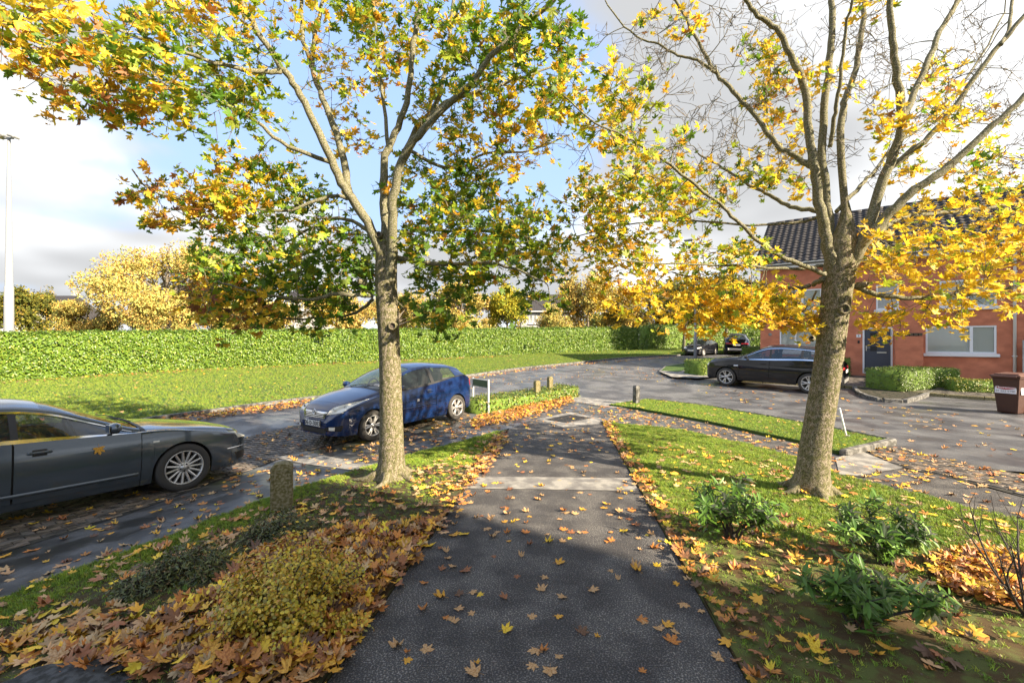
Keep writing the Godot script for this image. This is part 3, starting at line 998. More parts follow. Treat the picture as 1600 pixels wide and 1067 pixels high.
func maple(called: String, label: String, dep: float, trunk: Array, limbs: Array, clumps: Array, bare: Array, scars: Array, leaf_size: float, thick: float, limb_thick: float) -> void:
	# trunk: [u, v, half width in pixels]; limbs: {p, a, b, w0, w1} with depth offsets a..b; clumps: [u, v, ru, rv, da, db, count, weights by KEYS]
	var foot := Q(trunk[0][0], trunk[0][1], dep)
	foot.y = H(foot.x, dep) + 0.03
	var t := thing(called, label, "tree", foot)
	var inv := -foot
	var nodes: Array = []   # branch points a twig may start from: [position, radius]
	# trunk
	var pts := []
	var rad := []
	for k in trunk:
		pts.append(Q(k[0], k[1], dep) + inv)
		rad.append(k[2] * thick * dep / FP)
	pts[0].y = -0.12
	var sp := smooth_path(pts, 6)
	var sr := []
	for k in sp.size():
		var f := float(k) / 6.0
		var i := mini(int(f), rad.size() - 2)
		sr.append(lerpf(rad[i], rad[i + 1], f - i))
	var st := tool()
	trunk_mesh(st, sp, sr)
	part(t, "trunk", st, M.bark)
	for k in range(sp.size() - 6, sp.size()): nodes.append([sp[k], sr[k]])
	# roots
	for k in 5:
		var a := TAU * k / 5.0 + 0.4
		var r0: float = rad[0]
		var rp := [Vector3(cos(a) * r0 * 0.6, 0.12, sin(a) * r0 * 0.6), Vector3(cos(a) * r0 * 1.3, 0.02, sin(a) * r0 * 1.3), Vector3(cos(a + 0.2) * r0 * 2.0, -0.015, sin(a + 0.2) * r0 * 2.0), Vector3(cos(a + 0.35) * r0 * 2.7, -0.05, sin(a + 0.35) * r0 * 2.7)]
		st = tool()
		var rp2 := smooth_path(rp, 4)
		var rr := []
		for i in rp2.size(): rr.append(lerpf(r0 * 0.3, 0.01, float(i) / (rp2.size() - 1)))
		tube(st, rp2, rr, 8, 0.25)
		part(t, "root", st, M.bark)
	# scars of sawn branches
	for s in scars:
		var c := Q(s[0], s[1], dep) + inv
		var out := Vector3(s[3], 0.1, s[4]).normalized()
		var r: float = s[2] * thick * dep / FP
		var sb := Basis(Quaternion(Vector3.UP, out))
		c = c + out * s[5] * thick
		st = tool()
		lathe(st, [Vector2(r * 1.9, -0.06), Vector2(r * 1.5, 0.0), Vector2(r * 1.3, 0.035), Vector2(r * 1.05, 0.045), Vector2(r * 0.9, 0.03), Vector2(r * 0.85, 0.012)], 18, Transform3D(sb, c))
		var sc := part(t, "branch_scar", st, M.bark)
		st = tool()
		lathe(st, [Vector2(r * 0.9, 0.016), Vector2(0.0, 0.014)], 18, Transform3D(sb, c))
		part(sc, "cut_face", st, M.cut_wood)
	# limbs
	for L in limbs:
		var lp := []
		var n: int = L.p.size()
		for k in n:
			var f := float(k) / (n - 1)
			lp.append(Q(L.p[k][0], L.p[k][1], dep + lerpf(L.a, L.b, f)) + inv)
		var s := smooth_path(lp, 5)
		var lr := []
		var m := s.size()
		for k in m:
			var f := float(k) / (m - 1)
			lr.append(lerpf(L.w0, L.w1, pow(f, 0.8)) * limb_thick * (dep + lerpf(L.a, L.b, f)) / FP)
			if k > 0: s[k] += rv() * (0.008 + 0.1 * lr[k])
			nodes.append([s[k], lr[k]])
		st = tool()
		tube(st, s, lr, 12 if L.w0 > 5 else 8, 0.12)
		part(t, "limb", st, M.bark_limb)
	# twigs reach out to the clumps of leaves
	var twig := tool()
	var thin := tool()
	var leaves := []   # [transform, key]
	var jobs := []
	for c in clumps:
		for k in c[6]:
			var a := rng.randf() * TAU
			var q := sqrt(rng.randf())
			var u: float = c[0] + cos(a) * q * c[2]
			var v: float = c[1] + sin(a) * q * c[3]
			jobs.append([Q(u, v, dep + rng.randf_range(c[4], c[5])) + inv, c[7]])
	for c in bare:
		for k in c[6]:
			jobs.append([Q(c[0] + rng.randf_range(-1, 1) * c[2], c[1] + rng.randf_range(-1, 1) * c[3], dep + rng.randf_range(c[4], c[5])) + inv, []])
	# nearest first, so that twigs branch from twigs
	var limb_count := nodes.size()
	for j in jobs:
		var best := 1e9
		for k in limb_count: best = minf(best, nodes[k][0].distance_squared_to(j[0]))
		j.append(best)
	jobs.sort_custom(func(a, b): return a[2] < b[2])
	for j in jobs:
		var target: Vector3 = j[0]
		var best := 1e9
		var from := 0
		for k in nodes.size():
			var np: Vector3 = nodes[k][0]
			var dd := np.distance_squared_to(target)
			if np.y > target.y + 0.25: dd *= 1.7
			if dd < best:
				best = dd
				from = k
		var start: Vector3 = nodes[from][0]
		var span := start.distance_to(target)
		if span < 0.03: continue
		var r0: float = minf(nodes[from][1] * 0.75, 0.0045 + 0.0085 * span)
		var bend := rv() * span * 0.12 + Vector3(0, span * 0.1, 0)
		var tp := smooth_path([start, start.lerp(target, 0.35) + bend, start.lerp(target, 0.7) + bend * 0.6 + rv() * span * 0.05, target], 3)
		var tr := []
		for k in tp.size():
			var f := float(k) / (tp.size() - 1)
			tr.append(lerpf(r0, 0.0042, f))
			if k > 2: nodes.append([tp[k], tr[k]])
		tube(twig, tp, tr, 5 if r0 > 0.008 else 4, 0.0, false)
		var along := (target - start).normalized()
		# side shoots
		var shoots := 3 if j[1].size() else 4
		for k in shoots:
			var b: Vector3 = tp[rng.randi_range(tp.size() / 2, tp.size() - 1)]
			var e := b + (along * 0.7 + rv() * 0.9 + Vector3(0, 0.15, 0)).normalized() * rng.randf_range(0.1, 0.28)
			tube(thin, [b, b.lerp(e, 0.5) + rv() * 0.015, e], [0.0036, 0.003, 0.0024], 3, 0.0, false)
			if j[1].size():
				for i in rng.randi_range(3, 5): add_leaf(leaves, e, along, j[1], leaf_size)
			else:
				for i in 2:
					var e2 := e + rv() * 0.07
					tube(thin, [e, e2], [0.003, 0.0024], 3, 0.0, false)
		if j[1].size():
			for i in rng.randi_range(3, 5): add_leaf(leaves, target, along, j[1], leaf_size)
	var tw := part(t, "twigs", twig, M.bark_limb)
	tw.set_meta("kind", "stuff")
	var th := part(t, "shoots", thin, M.twig)
	th.set_meta("kind", "stuff")
	# leaves: the 300 that show largest singly, the rest together
	var eye := Vector3(0, EYE, 0) - foot
	for L in leaves:
		var q: Vector3 = L[0].origin - eye
		var seen := q.z < -0.4 and absf(q.x) < -q.z * 1.17 and absf(q.y) < -q.z * 0.78
		L.append(q.length() / L[0].basis.y.length() + (0.0 if seen else 1000.0))
	leaves.sort_custom(func(a, b): return a[2] < b[2])
	var rest := [[], [], [], []]
	var cols := [[], [], [], []]
	for k in leaves.size():
		var v := k % 4
		if k < 300: part(t, "leaf", leaf_meshes[v], M["leaf_" + KEYS[leaves[k][1]]], leaves[k][0])
		else:
			rest[v].append(leaves[k][0])
			cols[v].append(vary(LEAF[KEYS[leaves[k][1]]], 0.3))
	for v in 4: many(t, "foliage", leaf_meshes[v], M.leaf_tint, rest[v], cols[v])

func add_leaf(leaves: Array, at: Vector3, along: Vector3, weights: Array, size: float) -> void:
	var out := (along * 0.5 + rv() + Vector3(0, -0.35, 0)).normalized()
	var n := (Vector3(0, 0.75, 0.25) + rv() * 0.85).normalized()
	var p := at + out * rng.randf_range(0.02, 0.09)
	leaves.append([Transform3D(leaf_basis(n, out, size * rng.randf_range(0.5, 1.2)), p), pick(weights)])

func trunk_mesh(st: SurfaceTool, pts: Array, radii: Array) -> void:
	var sides := 40
	var fine := smooth_path(pts, 4)
	var rows := []
	for k in fine.size():
		var f := float(k) / 4.0
		var i := mini(int(f), radii.size() - 2)
		var r: float = lerpf(radii[i], radii[i + 1], f - i)
		var row := PackedVector3Array()
		var c: Vector3 = fine[k]
		var flare: float = exp(-maxf(c.y, 0.0) / 0.13)
		for s in sides + 1:
			var a := TAU * (s % sides) / sides
			var rr: float = r * (1.0 + 0.035 * noise.get_noise_3d(cos(a) * 9.0, sin(a) * 9.0, c.y * 2.0) + 0.02 * noise.get_noise_3d(cos(a) * 25.0, sin(a) * 25.0, c.y * 5.0) + flare * 0.28 * (0.4 + maxf(0.0, cos(a * 5.0 - 2.0))))
			row.append(c + Vector3(cos(a) * rr, 0, sin(a) * rr))
		rows.append(row)
	grid(st, rows)

func build_maples() -> void:
	for k in 4: leaf_meshes.append(maple_leaf([0.25, -0.2, 0.1, 0.4][k], 40 + k))
	# weights: green lime yellow amber orange rust brown tan
	var dg := [6, 2.6, 0.8, 0.2, 0, 0, 0, 0]
	var gy := [5, 4.5, 2.2, 0.4, 0.1, 0, 0, 0]
	var yg := [2.4, 4, 5, 0.8, 0.2, 0, 0, 0]
	var yo := [1.0, 2.4, 5.5, 1.6, 0.4, 0.1, 0, 0]
	var ob := [1.2, 2.2, 3.4, 2.0, 0.9, 0.5, 0.1, 0]
	var by := [0.1, 1.4, 8, 0.9, 0.1, 0, 0, 0]
	var ly := [1.4, 5, 5, 0.6, 0.1, 0, 0, 0]
	# ---- left maple
	var limbs := [
		{"p": [[602, 440], [592, 385], [560, 325], [533, 285], [505, 222], [469, 148], [440, 105], [400, 45], [365, -20], [330, -110], [310, -200]], "a": 0.0, "b": -0.7, "w0": 13.0, "w1": 4.0},
		{"p": [[545, 300], [526, 209], [499, 142], [486, 100], [472, 55], [470, -10], [460, -120]], "a": 0.0, "b": 0.8, "w0": 9.0, "w1": 3.0},
		{"p": [[486, 105], [492, 50], [505, 0], [520, -80]], "a": 0.5, "b": 0.9, "w0": 6.0, "w1": 2.5},
		{"p": [[604, 440], [602, 380], [600, 304], [602, 243], [617, 209], [638, 145], [646, 67], [658, 0], [668, -90], [672, -200]], "a": 0.0, "b": -0.3, "w0": 12.0, "w1": 3.5},
		{"p": [[609, 440], [613, 380], [613, 320], [627, 256], [648, 219], [681, 180], [735, 132], [766, 91], [837, 24], [872, -10], [920, -70]], "a": -0.05, "b": -1.2, "w0": 13.0, "w1": 4.0},
		{"p": [[606, 225], [597, 145], [584, 20], [575, -60]], "a": -0.05, "b": 0.7, "w0": 5.0, "w1": 2.0},
		{"p": [[632, 240], [655, 195], [678, 169], [698, 101], [708, 0], [715, -90]], "a": 0.0, "b": 0.9, "w0": 8.0, "w1": 3.0},
		{"p": [[668, 190], [698, 159], [796, 128], [850, 108], [904, 91]], "a": -0.3, "b": 0.5, "w0": 5.0, "w1": 1.8},
		{"p": [[618, 402], [675, 412], [750, 411], [800, 419], [850, 440]], "a": 0.0, "b": -0.8, "w0": 6.5, "w1": 2.0},
		{"p": [[615, 380], [640, 362], [700, 361], [800, 366], [860, 385]], "a": 0.1, "b": 0.9, "w0": 5.0, "w1": 1.6},
		{"p": [[640, 235], [700, 262], [760, 240], [830, 235], [890, 210]], "a": 0.0, "b": 1.2, "w0": 4.5, "w1": 1.5},
		{"p": [[583, 462], [525, 460], [487, 467], [437, 464], [395, 455], [340, 440]], "a": 0.0, "b": -0.7, "w0": 5.5, "w1": 1.8},
		{"p": [[582, 468], [555, 489], [522, 495], [462, 498], [400, 490]], "a": 0.1, "b": 0.9, "w0": 4.5, "w1": 1.6},
		{"p": [[438, 112], [390, 110], [337, 98], [253, 71], [189, 47], [111, 0], [60, -30]], "a": -0.5, "b": -1.7, "w0": 6.0, "w1": 2.0},
		{"p": [[520, 255], [449, 228], [400, 190], [354, 165], [270, 138], [190, 150], [120, 135]], "a": -0.1, "b": -1.3, "w0": 5.5, "w1": 1.7},
		{"p": [[545, 310], [513, 307], [455, 327], [380, 325], [303, 315], [236, 297], [205, 265]], "a": 0.0, "b": -0.6, "w0": 5.0, "w1": 1.6},
		{"p": [[575, 360], [530, 340], [490, 355], [430, 385], [380, 400]], "a": 0.1, "b": 1.0, "w0": 5.0, "w1": 1.6},
	]
	var C := [
		[50, 25, 80, 45, -2.0, -0.9, 16, yo], [150, 60, 90, 55, -1.9, -0.6, 21, yg], [260, 85, 90, 60, -1.8, -0.4, 22, gy], [110, 105, 80, 40, -1.8, -0.8, 12, ob],
		[150, 150, 95, 32, -1.5, -0.5, 16, ob], [240, 150, 80, 34, -1.4, -0.3, 15, yg], [335, 160, 75, 45, -1.3, 0.2, 22, gy], [395, 120, 55, 50, -0.9, 0.3, 16, gy], [320, 25, 80, 38, -1.6, -0.2, 18, yo],
		[290, 318, 90, 38, -0.8, 0.1, 36, ob], [360, 290, 60, 38, -0.6, 0.4, 14, yo], [430, 235, 40, 45, -0.4, 0.5, 9, gy], [440, 330, 80, 48, -0.3, 0.9, 38, gy],
		[400, 405, 95, 52, -0.6, 0.9, 66, dg], [345, 470, 75, 36, -0.7, 0.3, 32, ob], [470, 470, 80, 45, -0.2, 1.0, 48, dg], [545, 415, 45, 55, -0.1, 0.9, 34, dg], [520, 350, 40, 40, 0.2, 1.0, 12, gy],
		[680, 465, 55, 42, -0.5, 0.7, 32, dg], [715, 385, 85, 52, -0.6, 0.8, 54, gy], [815, 390, 70, 52, -0.8, 0.6, 44, gy], [850, 450, 32, 35, -0.8, 0.0, 9, dg], [765, 330, 80, 40, -0.2, 1.0, 26, gy],
		[640, 50, 90, 60, -0.4, 0.8, 26, yg], [735, 80, 95, 80, -1.0, 0.6, 46, gy], [830, 55, 65, 55, -1.3, -0.2, 22, dg], [800, 165, 100, 55, -0.6, 0.7, 36, yg], [690, 165, 55, 50, -0.2, 0.8, 14, yg],
		[555, 120, 65, 65, 0.0, 1.0, 16, yo], [560, 25, 70, 35, -0.2, 0.9, 16, gy], [690, 285, 90, 42, -0.3, 1.0, 36, gy], [780, 225, 80, 38, -0.1, 1.1, 20, yo], [650, 330, 30, 40, 0.2, 1.0, 8, gy],
		[860, 120, 50, 45, -0.6, 0.4, 14, yg], [540, 220, 40, 50, 0.2, 1.0, 8, yo], [470, 30, 40, 30, 0.2, 0.9, 6, yo],
		[300, -90, 160, 70, -1.4, 0.4, 30, gy], [600, -100, 180, 80, -1.0, 1.0, 36, gy], [860, -70, 80, 60, -1.4, -0.4, 14, gy],
	]
	var bare := [[520, 120, 60, 60, -0.4, 0.6, 10], [700, 240, 100, 60, -0.4, 0.8, 10], [380, 60, 50, 60, -0.6, 0.2, 8], [800, 280, 60, 40, -0.2, 0.6, 6]]
	maple("maple_tree", "maple with mostly green leaves and slim forked trunk beside the blue hatchback", 5.7, [[612, 758, 34], [612, 720, 25], [611, 650, 22.5], [609, 560, 21], [606, 500, 21], [603, 440, 22], [604, 396, 21], [606, 368, 15], [607, 335, 6]], limbs, C, bare, [[614, 512, 6, 0.2, 1.0, 0.17], [579, 443, 4, -0.9, 0.5, 0.15], [598, 372, 5, -0.1, 1.0, 0.14]], 0.132, 0.77, 0.68)
	# ---- right maple
	limbs = [
		{"p": [[1306, 450], [1297, 405], [1287, 350], [1277, 290], [1267, 225], [1258, 140], [1234, 84], [1214, 44], [1184, 24], [1160, -10], [1130, -70]], "a": 0.0, "b": -0.5, "w0": 17.0, "w1": 4.0},
		{"p": [[1272, 262], [1250, 248], [1214, 226], [1177, 175], [1140, 135], [1117, 111], [1086, 54], [1062, 10], [1030, -50]], "a": 0.0, "b": 0.7, "w0": 9.0, "w1": 3.0},
		{"p": [[1120, 113], [1090, 95], [1060, 86], [1030, 70], [985, 50], [945, 0]], "a": 0.4, "b": 0.9, "w0": 4.5, "w1": 1.8},
		{"p": [[1308, 440], [1302, 390], [1295, 337], [1286, 236], [1292, 135], [1299, 67], [1300, 0], [1302, -110], [1310, -220]], "a": 0.05, "b": 0.2, "w0": 13.0, "w1": 6.0},
		{"p": [[1318, 440], [1321, 395], [1320, 337], [1315, 202], [1322, 152], [1336, 118], [1349, 34], [1353, -20], [1365, -130]], "a": 0.1, "b": 0.8, "w0": 12.0, "w1": 5.0},
		{"p": [[1297, 230], [1304, 185], [1312, 135], [1322, 50], [1333, 0], [1345, -70]], "a": 0.0, "b": -0.7, "w0": 6.0, "w1": 3.0},
		{"p": [[1318, 450], [1335, 400], [1358, 350], [1390, 256], [1410, 189], [1401, 111], [1394, 50], [1392, -20], [1395, -140]], "a": 0.0, "b": -0.5, "w0": 17.0, "w1": 6.0},
		{"p": [[1408, 195], [1422, 165], [1447, 104], [1477, 37], [1506, -10], [1550, -90]], "a": -0.3, "b": 0.1, "w0": 10.0, "w1": 5.0},
		{"p": [[1384, 268], [1420, 240], [1464, 202], [1514, 135], [1565, 67], [1600, 27], [1660, -40]], "a": 0.0, "b": -0.4, "w0": 9.0, "w1": 5.0},
		{"p": [[1565, 70], [1578, 40], [1584, -10], [1590, -60]], "a": -0.35, "b": 0.2, "w0": 5.0, "w1": 3.0},
		{"p": [[1315, 460], [1338, 400], [1375, 350], [1420, 305], [1470, 270], [1538, 209], [1605, 148], [1700, 60]], "a": 0.0, "b": -0.8, "w0": 17.0, "w1": 6.0},
		{"p": [[1335, 447], [1372, 460], [1428, 466], [1506, 461], [1560, 452], [1620, 442], [1700, 430]], "a": 0.0, "b": -0.5, "w0": 8.0, "w1": 3.0},
		{"p": [[1370, 366], [1400, 345], [1431, 336], [1506, 330], [1600, 317], [1700, 300]], "a": 0.0, "b": 0.9, "w0": 7.0, "w1": 3.0},
		{"p": [[1290, 428], [1237, 408], [1194, 383], [1156, 349], [1122, 317], [1066, 272], [1020, 240], [982, 216], [931, 192], [880, 150]], "a": -0.1, "b": -0.9, "w0": 7.0, "w1": 2.2},
		{"p": [[1285, 436], [1270, 444], [1237, 450], [1175, 442], [1120, 440], [1050, 425]], "a": 0.0, "b": 1.0, "w0": 8.0, "w1": 2.0},
		{"p": [[1278, 330], [1237, 322], [1203, 305], [1172, 289], [1130, 262], [1090, 240]], "a": 0.0, "b": 0.9, "w0": 7.0, "w1": 2.0},
		{"p": [[1280, 338], [1250, 347], [1172, 352], [1080, 345], [980, 350], [900, 370]], "a": 0.1, "b": 0.7, "w0": 4.5, "w1": 1.5},
		{"p": [[1285, 415], [1240, 420], [1170, 416], [1100, 413], [1000, 410], [930, 400]], "a": 0.0, "b": -0.6, "w0": 5.0, "w1": 1.6},
		{"p": [[1308, 330], [1345, 290], [1372, 262], [1395, 230], [1450, 190], [1520, 110], [1570, 20]], "a": 0.3, "b": 1.6, "w0": 6.0, "w1": 2.0},
		{"p": [[1276, 455], [1262, 480], [1230, 497], [1180, 508]], "a": 0.0, "b": 0.6, "w0": 3.0, "w1": 1.2},
	]
	C = [
		[960, 160, 60, 55, -0.9, 0.3, 26, ly], [1010, 240, 75, 42, -0.9, 0.4, 20, yg], [925, 320, 55, 45, -0.2, 0.8, 20, ly], [1000, 330, 85, 48, -0.6, 0.8, 36, ly], [1085, 300, 60, 50, -0.5, 0.8, 18, ly], [1160, 265, 60, 30, -0.1, 0.9, 14, ly],
		[960, 400, 80, 35, -0.5, 0.7, 24, ly], [1030, 450, 85, 45, -0.5, 1.0, 40, by], [1120, 470, 80, 35, -0.3, 1.0, 40, by], [1200, 470, 70, 32, -0.2, 1.0, 36, by], [1130, 405, 70, 30, -0.4, 0.8, 22, ly], [1240, 495, 45, 20, 0.0, 0.8, 12, by],
		[1400, 385, 55, 38, -0.3, 0.9, 15, by], [1480, 400, 95, 45, -0.6, 0.9, 27, by], [1565, 400, 60, 60, -0.6, 0.9, 16, by], [1560, 330, 55, 45, -0.3, 1.1, 11, by], [1510, 470, 90, 25, -0.6, 0.4, 18, by], [1380, 490, 35, 20, 0.1, 0.7, 10, by],
		[1470, 340, 70, 30, 0.2, 1.2, 7, by], [1560, 270, 50, 35, -0.4, 1.0, 16, yg], [1340, 420, 30, 40, 0.6, 1.2, 8, by],
		[1190, 90, 40, 28, 0.0, 0.9, 9, yo], [1290, 115, 30, 18, -0.6, 0.0, 4, by], [1460, 100, 50, 38, 0.1, 1.2, 8, yo], [1385, 190, 40, 20, -0.6, 0.0, 6, by], [1500, 180, 60, 22, -0.6, 0.4, 12, yo], [1215, 160, 50, 42, 0.2, 1.0, 16, yo], [1040, 35, 55, 28, 0.2, 1.0, 8, yo], [1350, 12, 30, 16, -0.4, 0.4, 3, by], [1240, 260, 40, 50, 0.5, 1.2, 10, by], [1440, 260, 60, 25, 0.4, 1.3, 9, yo],
		[1700, 350, 70, 90, -0.8, 1.0, 30, by], [1200, -80, 150, 50, -0.4, 1.0, 10, yo], [1480, -80, 150, 50, -0.4, 1.0, 10, yo],
	]
	bare = [[1110, 60, 110, 60, 0.0, 1.2, 50], [1240, 150, 60, 120, -0.3, 1.2, 38], [1440, 110, 110, 90, -0.4, 1.4, 60], [1540, 180, 70, 90, -0.6, 1.2, 40], [1100, 200, 90, 60, -0.4, 0.9, 36], [1360, 240, 50, 60, -0.3, 1.2, 16], [985, 90, 60, 50, 0.3, 1.0, 16], [1350, 60, 60, 60, -0.3, 1.2, 18], [1080, 280, 70, 50, 0.0, 0.9, 14], [1300, -60, 250, 60, -0.5, 1.4, 40], [880, 230, 40, 40, -0.6, 0.3, 6]]
	maple("maple_tree", "maple with bright yellow leaves and thick leaning trunk before the terracotta house", 5.05, [[1266, 778, 45], [1270, 735, 36], [1280, 660, 32], [1293, 580, 31], [1303, 500, 31], [1309, 450, 33], [1314, 415, 36], [1318, 380, 30], [1322, 345, 16], [1322, 310, 4]], limbs, C, bare, [[1306, 486, 10, -0.1, 1.0, 0.21], [1270, 530, 4, -0.6, 0.8, 0.2], [1333, 448, 5, 0.4, 0.9, 0.18]], 0.112, 0.62, 0.56)

# ------------------------------------------------------------------ hedges
func hedge(called: String, label: String, line: PackedVector2Array, base: float, height: float, thick: float, leaf: float, per_m2: float, cols: Array, weights: Array, rounded := 0.1, gap := 0.0) -> void:
	var mid := line[line.size() / 2]
	var t := thing(called, label, "hedge", Vector3(mid.x, 0, -mid.y))
	var inv := -t.position
	var curve := Curve2D.new()
	for p in line: curve.add_point(p)
	var total := curve.get_baked_length()
	var n := maxi(2, int(total / 0.7))
	# core in the leaves' own green, as dense inner foliage
	var st := tool()
	var rows := []
	var ct := maxf(thick * 0.5 - leaf * 0.9, 0.05)
	for k in n + 1:
		var s := total * k / n
		var p := curve.sample_baked(s)
		var q := curve.sample_baked(minf(s + 0.1, total)) - curve.sample_baked(maxf(s - 0.1, 0.0))
		var o := q.normalized().orthogonal()
		var row := PackedVector3Array()
		var h := height - leaf * 0.9
		for e in [[-1.0, gap], [-1.0, h * 0.9], [-0.85, h], [0.85, h], [1.0, h * 0.9], [1.0, gap]]:
			var w: Vector2 = p + o * e[0] * ct
			row.append(Vector3(w.x, H(p.x, p.y) + base + e[1], -w.y) + inv)
		rows.append(row)
	grid(st, rows)
	for e in [0, n]:
		var r: PackedVector3Array = rows[e]
		for k in range(1, 5): tri(st, r[0], r[k], r[k + 1])
	part(t, "leafy_core", st, M.hedge_core)
	# leaves over the faces
	var lm := oval_leaf(0.5, 0.35)
	var xfs := []
	var tints := []
	var area := total * (2.0 * height + thick) + 2.0 * thick * height
	for k in int(area * per_m2):
		var f := rng.randf() * area
		var s := rng.randf() * total
		var y := rng.randf_range(gap, 1.0) * height if gap == 0.0 else rng.randf_range(gap, height)
		var side := 0.0
		var nrm := Vector3.UP
		var p := curve.sample_baked(s)
		var dir := (curve.sample_baked(minf(s + 0.1, total)) - curve.sample_baked(maxf(s - 0.1, 0.0))).normalized()
		var o := dir.orthogonal()
		if f < total * thick:
			y = height
			side = rng.randf_range(-1, 1)
		elif f < total * (2.0 * height + thick):
			side = -1.0 if rng.randf() < 0.5 else 1.0
			nrm = Vector3(o.x, 0, -o.y) * side
		else:
			var end := 0.0 if rng.randf() < 0.5 else total
			p = curve.sample_baked(end)
			dir = (curve.sample_baked(minf(end + 0.1, total)) - curve.sample_baked(maxf(end - 0.1, 0.0))).normalized()
			o = dir.orthogonal()
			side = rng.randf_range(-1, 1)
			nrm = Vector3(dir.x, 0, -dir.y) * (-1.0 if end == 0.0 else 1.0)
		var w := p + o * side * thick * 0.5
		var at := Vector3(w.x, H(p.x, p.y) + base + y, -w.y)
		# soften the top edges and let the face swell
		var swell := noise.get_noise_3d(at.x * 1.3, at.y * 1.7, at.z * 1.3) * leaf * 1.1 + rng.randf_range(-0.9, 0.35) * leaf + (rng.randf_range(0.3, 1.6) * leaf if rng.randf() < 0.04 else 0.0) + (0.06 * height * noise.get_noise_2d(at.x * 0.5, at.z * 0.5) if nrm.y > 0.5 else 0.0)
		at += nrm * swell
		if y > height - rounded and absf(side) > 0.9: at -= Vector3(o.x, 0, -o.y) * side * rounded * 0.5 * (1.0 - (height - y) / rounded)
		var ln := (nrm * 0.8 + Vector3(0, 0.45, 0) + rv() * 0.75).normalized()
		xfs.append(Transform3D(leaf_basis(ln, rv() + Vector3(0, -0.2, 0), leaf * rng.randf_range(0.7, 1.3)), at + inv))
		tints.append(vary(cols[pick(weights)], 0.3))
	many(t, "foliage", lm, M.leaf_gloss, xfs, tints)

func build_hedges() -> void:
	mat("hedge_core", lin(0.11, 0.18, 0.02), 0.9)
	var lau := [[0.125, 0.205, 0.018], [0.075, 0.145, 0.016], [0.23, 0.29, 0.035]]
	var line := PackedVector2Array()
	var hl := PP(HEDGE_LINE)
	for k in hl.size():
		var d := (hl[mini(k + 1, hl.size() - 1)] - hl[maxi(k - 1, 0)]).normalized()
		line.append(hl[k] - d.orthogonal() * 0.75)
	hedge("laurel_hedge", "long clipped bright green laurel hedge along the back of the roadside lawn", line, 0.05, 2.1, 1.4, 0.105, 480.0, lau, [5, 4, 1.5], 0.25)
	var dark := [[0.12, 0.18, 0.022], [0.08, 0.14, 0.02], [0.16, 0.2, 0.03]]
	hedge("laurel_hedge", "dark hedge behind the parked small black car and thin tree trunks", PackedVector2Array([P(1006, 547) + Vector2(0.4, 1.2), Vector2(19, 46), Vector2(25, 47.5), Vector2(32, 46)]), 0.05, 2.3, 1.6, 0.14, 130.0, dark, [4, 3, 3], 0.25)
	var box_c := [[0.075, 0.12, 0.02], [0.13, 0.18, 0.025], [0.045, 0.08, 0.015]]
	# island hedge where the paths meet the road
	hedge("low_hedge", "low loose hedge with fallen leaves at its foot beside the green street sign", PackedVector2Array([P(733, 645), P(800, 636), P(888, 618)]), 0.0, 0.4, 0.9, 0.06, 620.0, [[0.1, 0.15, 0.022], [0.2, 0.22, 0.03], [0.24, 0.17, 0.03], [0.05, 0.08, 0.015]], [5, 4, 1.5, 3], 0.1)
	# square clipped hedges before the house
	hedge("box_hedge", "square clipped hedge in the kerbed bed before the grey front door", PackedVector2Array([P(1380, 613), P(1432, 609)]), 0.1, 0.78, 1.25, 0.05, 900.0, box_c, [4, 3, 3], 0.06)
	hedge("box_hedge", "clipped hedge behind the kerbed square hedge and nearer the front door", PackedVector2Array([hp(0.5, 2.9), hp(2.2, 2.6)]), 0.12, 0.72, 0.9, 0.05, 800.0, box_c, [3, 3, 3], 0.06)
	hedge("low_hedge", "low yellow green ground hedge running under the front window", PackedVector2Array([hp(1.9, 3.7), hp(4.2, 2.9)]), 0.12, 0.42, 0.8, 0.05, 700.0, [[0.2, 0.22, 0.03], [0.1, 0.14, 0.02], [0.3, 0.27, 0.04]], [4, 3, 2], 0.1)
	hedge("box_hedge", "dark green clipped hedge behind the brown wheelie bin", PackedVector2Array([hp(4.3, 3.4), hp(8.5, 3.2)]), 0.12, 0.72, 0.9, 0.05, 700.0, [[0.045, 0.085, 0.018], [0.07, 0.12, 0.02]], [3, 2], 0.08)
	hedge("box_hedge", "small rounded shrub by the front door behind the black car", PackedVector2Array([hp(-1.5, 0.6), hp(-1.0, 0.6)]), 0.12, 0.85, 0.5, 0.05, 700.0, box_c, [3, 3, 2], 0.2)
	hedge("box_hedge", "square clipped hedge in front of the black car beside the lamp post", PackedVector2Array([P(1082, 588), P(1122, 586)]), 0.08, 0.72, 1.2, 0.06, 600.0, [[0.2, 0.24, 0.03], [0.1, 0.16, 0.02], [0.06, 0.1, 0.015]], [4, 3, 2], 0.06)
	hedge("box_hedge", "clipped hedge between the black car and the parked dark blue car", PackedVector2Array([P(1160, 566) + Vector2(0, 0), P(1188, 567)]), 0.1, 0.95, 1.0, 0.06, 500.0, box_c, [4, 3, 2], 0.06)
	var isl := PP([[1030, 583], [1040, 574], [1090, 566], [1135, 572], [1140, 590], [1090, 594], [1050, 592]])
	structure("verge", sheet(isl, 0.1, 0.5), M.concrete)
	structure("verge", sheet(PP([[1033, 582], [1042, 574.5], [1090, 567], [1092, 575], [1060, 584]]), 0.112, 0.5), M.lawn)

